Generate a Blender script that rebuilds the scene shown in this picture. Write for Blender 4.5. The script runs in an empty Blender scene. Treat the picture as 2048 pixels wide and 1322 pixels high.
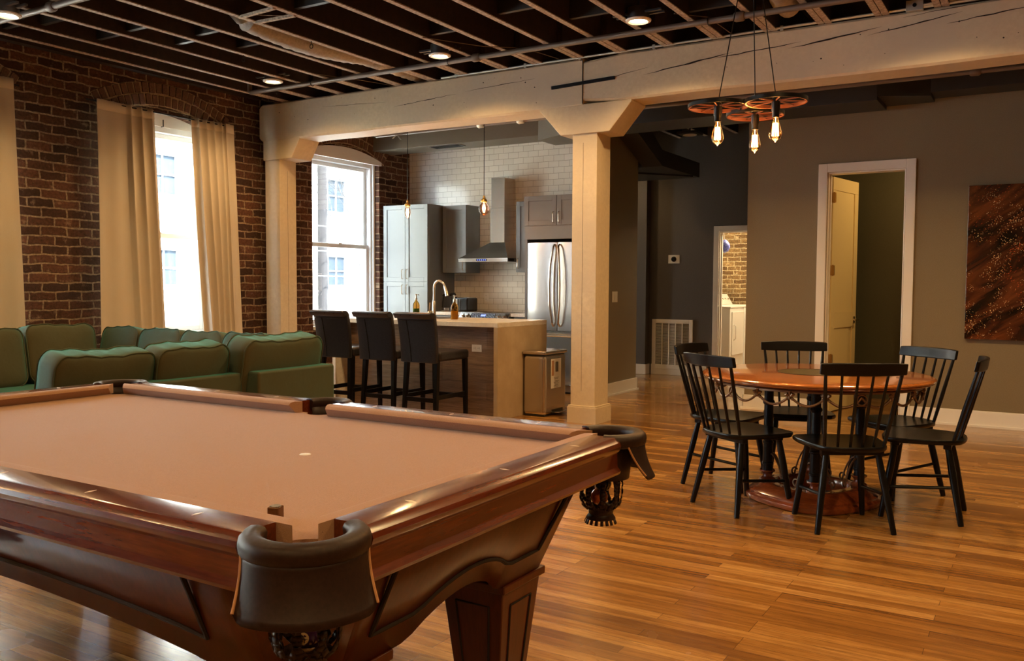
import bpy, bmesh, math, random
from mathutils import Vector, Matrix
PI = math.pi
random.seed(7)
C = bpy.context.scene.collection
S = bpy.context.scene

# ------------------------------------------------------------------ camera
cam_d = bpy.data.cameras.new('camera')
cam = bpy.data.objects.new('camera', cam_d); C.objects.link(cam)
yaw, pit, rol = math.radians(31.371), math.radians(-3.047), math.radians(0.27)
fw = Vector((-math.sin(yaw)*math.cos(pit), math.cos(yaw)*math.cos(pit), math.sin(pit)))
rt = Vector((math.cos(yaw), math.sin(yaw), 0)); up = rt.cross(fw)
rt2 = rt*math.cos(rol)+up*math.sin(rol); up2 = -rt*math.sin(rol)+up*math.cos(rol)
m3 = Matrix((rt2, up2, -fw)).transposed()
cam.matrix_world = Matrix.Translation((0, 0, 1.30)) @ m3.to_4x4()
cam_d.sensor_width = 36.0; cam_d.lens = 36.0*1756.9/2048
cam_d.clip_start = 0.05; cam_d.clip_end = 200
S.camera = cam

# ------------------------------------------------------------------ world, exposure
w = bpy.data.worlds.new('daylight'); S.world = w; w.use_nodes = True
bg = w.node_tree.nodes['Background']
bg.inputs[0].default_value = (0.72, 0.87, 1.0, 1); bg.inputs[1].default_value = 12.5
S.view_settings.view_transform = 'Standard'; S.view_settings.look = 'None'
S.view_settings.exposure = 1.18; S.view_settings.gamma = 1.0
S.view_settings.use_curve_mapping = False

sun_d = bpy.data.lights.new('sun', 'SUN'); sun_d.energy = 42.0; sun_d.angle = math.radians(1.0); sun_d.color = (1.0, 0.97, 0.92)
sun = bpy.data.objects.new('sun', sun_d); C.objects.link(sun)
sun.rotation_euler = Vector((-0.62, 0.15, -0.77)).to_track_quat('-Z', 'Y').to_euler()

# daylight portals in the window openings (they only guide the sky light)
def portal(y, z, sy, sz, x=-8.2):
    l = bpy.data.lights.new('window_portal', 'AREA'); l.shape = 'RECTANGLE'
    l.size = sz; l.size_y = sy; l.cycles.is_portal = True
    o = bpy.data.objects.new('window_portal', l); C.objects.link(o)
    o.location = (x, y, z); o.rotation_euler = (0, -PI/2, 0)
WIN = [(-1.3, 1.25), (1.15, 1.25), (3.68, 1.25), (6.05, 1.25), (8.85, 1.30)]   # centre y, width
for cy, wd in WIN: portal(cy, 1.85, wd, 2.2)

# can lights: grid under the joists; (x, y, power)
CANS = [(-6.60, 3.67, 1), (-6.79, 6.45, 1), (-4.73, 6.49, 1.3), (-2.78, 6.42, 1.5),
        (-4.65, 3.67, .5), (-2.70, 3.67, .45), (-0.72, 6.42, 1.5), (-0.72, 3.67, 1.1), (1.35, 3.67, 1), (1.35, 6.42, 1.3),
        (-4.65, 1.2, .4), (-2.70, 1.2, .35), (-0.72, 1.2, .55), (1.35, 1.2, 1), (-2.70, -1.4, 1), (-0.72, -1.4, 1), (1.35, -1.4, 1), (-6.6, 1.2, .8)]
CAN_W = 47.0
WARM = (1.0, 0.61, 0.25)

# ------------------------------------------------------------------ materials
def mat(name, col, rough=0.6, metal=0.0, emit=None, es=0.0, spec=0.5, coat=0.0, coatr=0.1, sheen=0.0):
    m = bpy.data.materials.new(name); m.use_nodes = True
    b = m.node_tree.nodes['Principled BSDF']
    b.inputs['Base Color'].default_value = (*col, 1); b.inputs['Roughness'].default_value = rough
    b.inputs['Metallic'].default_value = metal; b.inputs['Specular IOR Level'].default_value = spec
    b.inputs['Coat Weight'].default_value = coat; b.inputs['Coat Roughness'].default_value = coatr
    b.inputs['Sheen Weight'].default_value = sheen
    if emit: b.inputs['Emission Color'].default_value = (*emit, 1); b.inputs['Emission Strength'].default_value = es
    return m
class NT:
    def __init__(s, m): s.m = m; s.t = m.node_tree; s.b = s.t.nodes['Principled BSDF']
    def n(s, typ, **k):
        nd = s.t.nodes.new(typ)
        for a, v in k.items(): setattr(nd, a, v)
        return nd
    def l(s, a, b): s.t.links.new(a, b)
    def pos(s, space='world'):
        if space == 'world': return s.n('ShaderNodeNewGeometry').outputs['Position']
        return s.n('ShaderNodeTexCoord').outputs['Object']
    def mapping(s, v, scale=(1,1,1), rot=(0,0,0), loc=(0,0,0)):
        mp = s.n('ShaderNodeMapping'); s.l(v, mp.inputs[0])
        mp.inputs['Scale'].default_value = scale; mp.inputs['Rotation'].default_value = rot; mp.inputs['Location'].default_value = loc
        return mp.outputs[0]
    def noise(s, v, sc, det=4, rough=0.6, dist=0):
        nd = s.n('ShaderNodeTexNoise'); s.l(v, nd.inputs['Vector']); nd.inputs['Scale'].default_value = sc
        nd.inputs['Detail'].default_value = det; nd.inputs['Roughness'].default_value = rough; nd.inputs['Distortion'].default_value = dist
        return nd.outputs['Fac']
    def ramp(s, f, stops, interp='LINEAR'):
        r = s.n('ShaderNodeValToRGB'); s.l(f, r.inputs[0]); cr = r.color_ramp; cr.interpolation = interp
        while len(cr.elements) < len(stops): cr.elements.new(0.5)
        for e, (p, c) in zip(cr.elements, stops):
            e.position = p; e.color = (*c, 1) if len(c) == 3 else c
        return r.outputs[0]
    def mix(s, f, a, b, mode='MIX'):
        mx = s.n('ShaderNodeMix', data_type='RGBA', blend_type=mode)
        if isinstance(f, (int, float)): mx.inputs[0].default_value = f
        else: s.l(f, mx.inputs[0])
        for i, c in ((6, a), (7, b)):
            if isinstance(c, tuple): mx.inputs[i].default_value = (*c, 1)
            else: s.l(c, mx.inputs[i])
        return mx.outputs[2]
    def math(s, op, a, b=0.0):
        nd = s.n('ShaderNodeMath', operation=op)
        for i, c in ((0, a), (1, b)):
            if isinstance(c, (int, float)): nd.inputs[i].default_value = c
            else: s.l(c, nd.inputs[i])
        return nd.outputs[0]
    def bump(s, h, st=0.3, dist=0.01):
        nd = s.n('ShaderNodeBump'); s.l(h, nd.inputs['Height']); nd.inputs['Strength'].default_value = st; nd.inputs['Distance'].default_value = dist
        s.l(nd.outputs[0], s.b.inputs['Normal'])
    def col(s, c): s.l(c, s.b.inputs['Base Color'])
    def sep(s, v):
        nd = s.n('ShaderNodeSeparateXYZ'); s.l(v, nd.inputs[0]); return nd.outputs
    def comb(s, x, y, z=0.0):
        nd = s.n('ShaderNodeCombineXYZ')
        for i, c in enumerate((x, y, z)):
            if isinstance(c, (int, float)): nd.inputs[i].default_value = c
            else: s.l(c, nd.inputs[i])
        return nd.outputs[0]

def brick_mat(name, axis, dark, light, mortar, sc=1.0, smear=0.5):
    m = mat(name, (0.2, 0.1, 0.06), 0.9, spec=0.25); t = NT(m); x, y, z = t.sep(t.pos())
    h = y if axis == 'y' else x
    v = t.comb(h, z, 0.0)
    nz = t.n('ShaderNodeTexNoise'); t.l(v, nz.inputs['Vector']); nz.inputs['Scale'].default_value = 7.0; nz.inputs['Detail'].default_value = 3
    sub = t.n('ShaderNodeVectorMath', operation='SUBTRACT'); t.l(nz.outputs['Color'], sub.inputs[0]); sub.inputs[1].default_value = (0.5, 0.5, 0.5)
    scl = t.n('ShaderNodeVectorMath', operation='SCALE'); t.l(sub.outputs[0], scl.inputs[0]); scl.inputs['Scale'].default_value = 0.042
    ad = t.n('ShaderNodeVectorMath', operation='ADD'); t.l(v, ad.inputs[0]); t.l(scl.outputs[0], ad.inputs[1])
    br = t.n('ShaderNodeTexBrick'); t.l(ad.outputs[0], br.inputs['Vector'])
    br.inputs['Scale'].default_value = 1.0; br.inputs['Brick Width'].default_value = 0.215*sc; br.inputs['Row Height'].default_value = 0.073*sc
    br.inputs['Mortar Size'].default_value = 0.0085*sc; br.inputs['Mortar Smooth'].default_value = 0.35; br.inputs['Bias'].default_value = -0.1
    br.inputs['Color1'].default_value = (*dark, 1); br.inputs['Color2'].default_value = (*light, 1); br.inputs['Mortar'].default_value = (*mortar, 1)
    n1 = t.noise(v, 2.2, 5, 0.65); n2 = t.noise(v, 38, 4, 0.7); n3 = t.noise(v, 9, 5, 0.7)
    c = t.mix(t.ramp(n2, [(0.3, (0.25, 0.25, 0.25)), (0.7, (1, 1, 1))]), (0.02, 0.012, 0.008), br.outputs['Color'])
    c = t.mix(t.ramp(n3, [(0.58, (0, 0, 0)), (0.70, (smear, smear, smear))]), c, mortar)
    c = t.mix(0.55, c, t.mix(1.0, c, t.ramp(n1, [(0.3, (0.55, 0.5, 0.5)), (0.7, (1.5, 1.35, 1.2))]), 'MULTIPLY'))
    t.col(c)
    hgt = t.math('ADD', t.math('MULTIPLY', br.outputs['Fac'], -1.0), t.math('MULTIPLY', n2, 0.5))
    t.bump(hgt, 0.9, 0.014)
    return m
def wood_mat(name, c1, c2, axis='x', rough=0.3, sc=1.0, coat=0.0, space='obj', bump=0.05, spec=0.5):
    m = mat(name, c1, rough, coat=coat, spec=spec); t = NT(m); v = t.pos(space if space == 'world' else 'o')
    s = {'x': (1.2, 14, 14), 'y': (14, 1.2, 14), 'z': (14, 14, 1.2)}[axis]
    v = t.mapping(v, tuple(a*sc for a in s)); n = t.noise(v, 1.5, 5, 0.65, 0.4); n2 = t.noise(v, 7, 3, 0.6)
    c = t.ramp(n, [(0.3, c1), (0.7, c2)])
    c = t.mix(t.ramp(n2, [(0.35, (0.35,)*3), (0.6, (0,)*3)]), c, tuple(a*0.4 for a in c1))
    t.col(c); t.bump(n2, bump, 0.002)
    return m
def speckle(name, c1, c2, sc=300, rough=0.9, bump=0.3, dist=0.001, low=None, spec=0.5, sheen=0.0, metal=0.0):
    m = mat(name, c1, rough, spec=spec, sheen=sheen, metal=metal); t = NT(m); v = t.pos('o')
    n = t.noise(v, sc, 3, 0.6); c = t.ramp(n, [(0.35, c1), (0.65, c2)])
    if low: c = t.mix(t.ramp(t.noise(v, low[0], 4, 0.6), [(0.35, (0,)*3), (0.65, (1,)*3)]), c, low[1])
    t.col(c); t.bump(n, bump, dist)
    return m

M = {}
M['brick'] = brick_mat('brick_wall', 'y', (0.060, 0.028, 0.019), (0.185, 0.078, 0.042), (0.40, 0.29, 0.185), 1.18)
M['brick_end'] = brick_mat('brick_reveal', 'x', (0.060, 0.028, 0.019), (0.185, 0.078, 0.042), (0.45, 0.36, 0.25), 1.18)
M['brick_laundry'] = brick_mat('brick_laundry', 'x', (0.20, 0.12, 0.05), (0.42, 0.28, 0.12), (0.75, 0.62, 0.38), 1.0, 0.7)
M['brick_arch'] = speckle('arch_brick', (0.065, 0.030, 0.020), (0.21, 0.09, 0.048), 60, 0.9, 0.6, 0.004, low=(14, (0.13, 0.065, 0.04)))
M['mortar'] = speckle('mortar', (0.30, 0.20, 0.11), (0.42, 0.30, 0.18), 80, 0.95, 0.6, 0.004)
M['cream'] = speckle('painted_timber', (0.63, 0.51, 0.335), (0.71, 0.59, 0.40), 25, 0.55, 0.25, 0.006, low=(1.3, (0.60, 0.50, 0.36)))
M['crack'] = mat('dark_crack', (0.02, 0.012, 0.008), 0.9)
M['white_trim'] = mat('white_trim', (0.78, 0.74, 0.68), 0.4)
M['vinyl'] = mat('white_window_vinyl', (0.80, 0.82, 0.82), 0.35)
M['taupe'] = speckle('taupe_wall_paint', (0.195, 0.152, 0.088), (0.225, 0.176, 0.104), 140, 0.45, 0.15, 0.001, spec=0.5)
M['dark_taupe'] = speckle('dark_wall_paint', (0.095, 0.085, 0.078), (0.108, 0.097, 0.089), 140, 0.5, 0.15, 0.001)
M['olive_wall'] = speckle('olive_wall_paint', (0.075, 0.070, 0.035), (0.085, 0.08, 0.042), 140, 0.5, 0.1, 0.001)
M['black_ceiling'] = speckle('blackened_ceiling_boards', (0.010, 0.005, 0.003), (0.018, 0.009, 0.005), 20, 0.85, 0.3, 0.004)
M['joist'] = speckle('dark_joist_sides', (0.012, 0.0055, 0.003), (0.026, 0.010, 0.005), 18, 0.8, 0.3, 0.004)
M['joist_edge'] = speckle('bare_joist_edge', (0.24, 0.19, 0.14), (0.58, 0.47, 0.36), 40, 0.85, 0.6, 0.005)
M['steel'] = mat('brushed_steel', (0.62, 0.58, 0.53), 0.24, 1.0)
M['steel_dark'] = mat('dark_steel', (0.30, 0.28, 0.26), 0.3, 1.0)
M['nickel'] = mat('brushed_nickel', (0.72, 0.64, 0.54), 0.22, 1.0)
M['galv'] = mat('galvanised_conduit', (0.55, 0.55, 0.48), 0.45, 0.7)
M['pipe'] = mat('painted_pipe', (0.15, 0.11, 0.08), 0.5, 0.2)
M['blackm'] = mat('black_metal', (0.012, 0.011, 0.011), 0.4, 0.6)
M['bronze'] = mat('aged_bronze_iron', (0.22, 0.13, 0.075), 0.4, 0.8)
M['duct'] = mat('painted_duct', (0.14, 0.12, 0.085), 0.5)
M['duct_dark'] = mat('black_painted_duct', (0.022, 0.018, 0.013), 0.5)
M['flex'] = speckle('insulated_flex_duct', (0.36, 0.32, 0.26), (0.46, 0.41, 0.34), 30, 0.55, 0.8, 0.01)
M['black_wood'] = mat('black_lacquered_wood', (0.004, 0.0035, 0.003), 0.30, spec=0.28)
M['leather_dark'] = speckle('black_leather', (0.013, 0.012, 0.014), (0.022, 0.020, 0.023), 90, 0.30, 0.25, 0.001)
M['pocket_leather'] = speckle('maroon_pocket_leather', (0.018, 0.007, 0.004), (0.028, 0.011, 0.006), 120, 0.46, 0.2, 0.001, spec=0.28)
M['leather_edge'] = mat('raw_leather_edge', (0.42, 0.19, 0.07), 0.6)
M['cloth'] = speckle('camel_table_cloth', (0.31, 0.160, 0.085), (0.43, 0.235, 0.135), 420, 0.95, 0.5, 0.0015, low=(2.5, (0.37, 0.195, 0.105)), spec=0.15, sheen=0.25)
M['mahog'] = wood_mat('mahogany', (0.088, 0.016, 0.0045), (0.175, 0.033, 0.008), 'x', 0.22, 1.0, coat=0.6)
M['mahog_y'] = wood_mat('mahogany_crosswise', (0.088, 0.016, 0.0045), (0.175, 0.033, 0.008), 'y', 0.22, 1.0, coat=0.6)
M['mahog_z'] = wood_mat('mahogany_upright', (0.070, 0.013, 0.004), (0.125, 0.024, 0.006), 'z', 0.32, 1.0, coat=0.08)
M['sight'] = mat('pearl_sight', (0.75, 0.66, 0.52), 0.3)
M['orange_wood'] = wood_mat('honey_cherry_wood', (0.34, 0.105, 0.022), (0.50, 0.18, 0.040), 'x', 0.16, 0.6, coat=0.8)
M['base_wood'] = wood_mat('red_cherry_wood', (0.22, 0.045, 0.012), (0.36, 0.085, 0.022), 'x', 0.2, 0.8, coat=0.8)
M['inlay'] = speckle('dark_table_inlay', (0.045, 0.038, 0.014), (0.11, 0.085, 0.03), 30, 0.3, 0.05, 0.001)
M['velvet'] = None
M['curtain'] = speckle('linen_curtain', (0.56, 0.48, 0.38), (0.64, 0.56, 0.45), 500, 0.9, 0.3, 0.001, low=(3, (0.60, 0.50, 0.38)), sheen=0.2)
M['cab_blue'] = mat('blue_grey_cabinet_paint', (0.175, 0.190, 0.200), 0.38)
M['tile'] = None
M['quartz'] = speckle('pale_speckled_quartz', (0.62, 0.57, 0.49), (0.74, 0.69, 0.60), 60, 0.25, 0.05, 0.001, low=(8, (0.58, 0.52, 0.44)))
M['oak_panel'] = wood_mat('grey_brown_oak_panel', (0.19, 0.115, 0.062), (0.37, 0.245, 0.145), 'x', 0.4, 1.0)
M['white_app'] = mat('white_appliance_enamel', (0.80, 0.78, 0.72), 0.3)
M['white_plastic'] = mat('white_plastic', (0.75, 0.72, 0.66), 0.4)
M['grille_dark'] = speckle('grey_filter_mesh', (0.14, 0.13, 0.11), (0.30, 0.28, 0.25), 200, 0.9, 0.3, 0.001)
M['black_plastic'] = mat('black_plastic', (0.015, 0.014, 0.014), 0.25)
M['blue_led'] = mat('blue_display', (0.02, 0.02, 0.1), 0.2, emit=(0.15, 0.2, 1.0), es=1.6)
M['brass'] = mat('aged_brass', (0.55, 0.33, 0.10), 0.3, 1.0)
M['red_copper'] = mat('copper_wheel_edge', (0.24, 0.085, 0.05), 0.45, 0.6)
M['facade'] = speckle('cream_facade', (0.55, 0.53, 0.44), (0.60, 0.58, 0.49), 6, 0.9, 0.1, 0.01)
M['facade_trim'] = mat('white_facade_trim', (0.22, 0.22, 0.22), 0.8)
M['facade_glass'] = mat('pale_facade_pane', (0.020, 0.029, 0.038), 0.6, spec=0.15)
M['pole'] = mat('weathered_pole', (0.012, 0.010, 0.010), 0.9)
M['street'] = mat('asphalt', (0.25, 0.25, 0.25), 0.9)
M['ballblack'] = mat('black_ball', (0.008, 0.008, 0.008), 0.05, coat=1.0, coatr=0.03)
M['ball_purple'] = mat('purple_ball', (0.05, 0.012, 0.05), 0.05, coat=1.0, coatr=0.03)
M['ball_orange'] = mat('orange_ball', (0.6, 0.12, 0.02), 0.05, coat=1.0, coatr=0.03)
M['cream_spot'] = mat('cream_number_spot', (0.75, 0.5, 0.25), 0.2)
M['door_paint'] = mat('cream_yellow_door_paint', (0.74, 0.60, 0.28), 0.4)

def emis(name, col, st):
    m = bpy.data.materials.new(name); m.use_nodes = True; t = m.node_tree; t.nodes.clear()
    e = t.nodes.new('ShaderNodeEmission'); e.inputs[0].default_value = (*col, 1); e.inputs[1].default_value = st
    o = t.nodes.new('ShaderNodeOutputMaterial'); t.links.new(e.outputs[0], o.inputs[0]); return m
M['lamp_disc'] = emis('lit_lamp_disc', (1.0, 0.80, 0.45), 14)
M['filament'] = emis('glowing_filament', (1.0, 0.55, 0.18), 14)
M['filament_small'] = emis('glowing_pendant_filament', (1.0, 0.50, 0.18), 22)
def clearglass(name, tint, refl=0.08, rough=0.02):
    m = bpy.data.materials.new(name); m.use_nodes = True; t = m.node_tree; t.nodes.clear()
    tr = t.nodes.new('ShaderNodeBsdfTransparent'); tr.inputs[0].default_value = (*tint, 1)
    g = t.nodes.new('ShaderNodeBsdfGlossy'); g.inputs['Roughness'].default_value = rough
    f = t.nodes.new('ShaderNodeFresnel'); f.inputs[0].default_value = 1.4
    mx = t.nodes.new('ShaderNodeMixShader'); o = t.nodes.new('ShaderNodeOutputMaterial')
    mul = t.nodes.new('ShaderNodeMath'); mul.operation = 'MULTIPLY'; mul.inputs[1].default_value = refl*10
    t.links.new(f.outputs[0], mul.inputs[0]); t.links.new(mul.outputs[0], mx.inputs[0])
    t.links.new(tr.outputs[0], mx.inputs[1]); t.links.new(g.outputs[0], mx.inputs[2]); t.links.new(mx.outputs[0], o.inputs[0])
    return m
M['glass'] = clearglass('window_glass', (0.97, 0.98, 0.99), 0.05)
M['bulb_glass'] = clearglass('amber_bulb_glass', (1.0, 0.72, 0.42), 0.08)
M['bulb_pink'] = clearglass('rosy_bulb_glass', (1.0, 0.78, 0.66), 0.08)
M['amber'] = clearglass('amber_bottle_glass', (0.90, 0.62, 0.25), 0.08)
M['kettle_glass'] = clearglass('kettle_glass', (0.85, 0.86, 0.85), 0.09)
M['soap_green'] = mat('green_soap', (0.01, 0.20, 0.12), 0.2)
M['soap_yellow'] = mat('yellow_soap', (0.42, 0.30, 0.01), 0.2)

t = NT(M['cloth']); vo = t.n('ShaderNodeTexVoronoi'); t.l(t.pos('o'), vo.inputs['Vector']); vo.inputs['Scale'].default_value = 26
sx_ = t.sep(vo.outputs['Color']); sel = t.math('MULTIPLY', t.math('LESS_THAN', vo.outputs['Distance'], 0.045), t.math('GREATER_THAN', sx_[0], 0.72))
old = M['cloth'].node_tree.nodes['Principled BSDF'].inputs['Base Color'].links[0].from_socket; t.col(t.mix(sel, old, (0.12, 0.06, 0.035)))
# teal velvet; olive of warm light and shade painted into camera-facing parts
m = mat('teal_velvet_olive_shade', (0.03, 0.12, 0.10), 0.8, sheen=0.4); t = NT(m)
v = t.pos('o'); n = t.noise(v, 3.0, 4, 0.6)
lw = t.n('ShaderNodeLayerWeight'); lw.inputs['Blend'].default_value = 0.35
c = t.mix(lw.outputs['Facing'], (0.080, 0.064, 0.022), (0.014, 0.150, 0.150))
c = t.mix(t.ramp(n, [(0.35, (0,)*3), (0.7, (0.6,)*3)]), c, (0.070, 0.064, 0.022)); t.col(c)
m.node_tree.nodes['Principled BSDF'].inputs['Sheen Tint'].default_value = (0.15, 0.9, 0.75, 1)
m.node_tree.nodes['Principled BSDF'].inputs['Sheen Roughness'].default_value = 0.35
t.bump(t.noise(v, 14, 3, 0.6), 0.25, 0.01); M['velvet'] = m
# subway tile
m = mat('white_subway_tile', (0.8, 0.78, 0.72), 0.15); t = NT(m); x, y, z = t.sep(t.pos())
br = t.n('ShaderNodeTexBrick'); t.l(t.comb(x, z, 0.0), br.inputs['Vector']); br.inputs['Scale'].default_value = 1
br.inputs['Brick Width'].default_value = 0.155; br.inputs['Row Height'].default_value = 0.0785; br.inputs['Mortar Size'].default_value = 0.0022; br.inputs['Mortar Smooth'].default_value = 0.1
br.inputs['Color1'].default_value = (0.70, 0.66, 0.58, 1); br.inputs['Color2'].default_value = (0.76, 0.72, 0.64, 1); br.inputs['Mortar'].default_value = (0.36, 0.31, 0.25, 1)
t.col(br.outputs['Color']); t.bump(t.math('MULTIPLY', br.outputs['Fac'], -1.0), 0.5, 0.003); M['tile'] = m
# oak strip floor, boards along x
m = mat('oak_strip_floor', (0.4, 0.2, 0.07), 0.2, coat=0.35, coatr=0.12); t = NT(m); x, y, z = t.sep(t.pos())
br = t.n('ShaderNodeTexBrick'); t.l(t.comb(x, y, 0.0), br.inputs['Vector']); br.inputs['Scale'].default_value = 1; br.offset = 0.37; br.offset_frequency = 3
br.inputs['Brick Width'].default_value = 0.92; br.inputs['Row Height'].default_value = 0.062; br.inputs['Mortar Size'].default_value = 0.0009; br.inputs['Bias'].default_value = 0.0
br.inputs['Color1'].default_value = (0.0, 0.0, 0.0, 1); br.inputs['Color2'].default_value = (1, 1, 1, 1); br.inputs['Mortar'].default_value = (0.4, 0.4, 0.4, 1)
vec = t.comb(t.math('MULTIPLY', x, 1.6), t.math('MULTIPLY', y, 26.0), t.math('MULTIPLY', br.outputs['Color'], 7.0))
g1 = t.noise(vec, 1.5, 5, 0.65, 0.5); g2 = t.noise(vec, 8, 3, 0.6)
c = t.ramp(br.outputs['Color'], [(0.0, (0.27, 0.118, 0.026)), (0.35, (0.37, 0.172, 0.040)), (0.7, (0.47, 0.235, 0.062)), (1.0, (0.60, 0.33, 0.105))])
c = t.mix(t.ramp(g1, [(0.38, (0.75,)*3), (0.62, (0,)*3)]), c, t.mix(1.0, c, (0.55, 0.48, 0.40), 'MULTIPLY'))
c = t.mix(t.ramp(g2, [(0.3, (0.5,)*3), (0.5, (0,)*3)]), c, (0.13, 0.05, 0.012))
c = t.mix(t.math('MULTIPLY', br.outputs['Fac'], 0.8), c, (0.05, 0.022, 0.008)); t.col(c)
rg = t.ramp(t.noise(t.pos(), 1.3, 3, 0.6), [(0.3, (0.17,)*3), (0.7, (0.30,)*3)]); t.l(rg, t.b.inputs['Roughness'])
t.bump(t.math('ADD', t.math('MULTIPLY', br.outputs['Fac'], -0.6), t.math('MULTIPLY', t.noise(t.pos(), 5, 2, 0.5), 1.2)), 0.12, 0.004); M['floor'] = m
# night city canvas
m = mat('night_city_print', (0.05, 0.02, 0.01), 0.2, coat=0.4); t = NT(m); v = t.pos('o'); x, y, z = t.sep(v)
rotv = t.mapping(v, (1, 1, 1), (0, math.radians(35), 0))
big = t.noise(rotv, 1.6, 3, 0.5, 0.8); bands = t.noise(t.mapping(rotv, (1.0, 1, 4.5)), 1.5, 3, 0.6, 0.6)
vor = t.n('ShaderNodeTexVoronoi'); t.l(v, vor.inputs['Vector']); vor.inputs['Scale'].default_value = 75
vor2 = t.n('ShaderNodeTexVoronoi'); t.l(t.mapping(rotv, (1, 1, 3)), vor2.inputs['Vector']); vor2.inputs['Scale'].default_value = 28
spots = t.ramp(vor.outputs['Distance'], [(0.16, (1,)*3), (0.30, (0,)*3)]); spots2 = t.ramp(vor2.outputs['Distance'], [(0.12, (1,)*3), (0.25, (0,)*3)])
dens = t.ramp(t.noise(v, 4, 5, 0.75), [(0.50, (0,)*3), (0.57, (1,)*3)])
base = t.ramp(bands, [(0.36, (0.004, 0.002, 0.001)), (0.5, (0.06, 0.016, 0.006)), (0.66, (0.15, 0.042, 0.012))])
c = t.mix(t.math('MULTIPLY', spots, dens), base, t.ramp(vor.outputs['Color'], [(0.1, (0.9, 0.22, 0.03)), (0.5, (1.0, 0.45, 0.10)), (0.9, (1.0, 0.85, 0.5))]))
c = t.mix(t.math('MULTIPLY', spots2, t.ramp(big, [(0.5, (0,)*3), (0.6, (1,)*3)])), c, (0.85, 0.14, 0.03)); t.col(c); M['art'] = m

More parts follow.
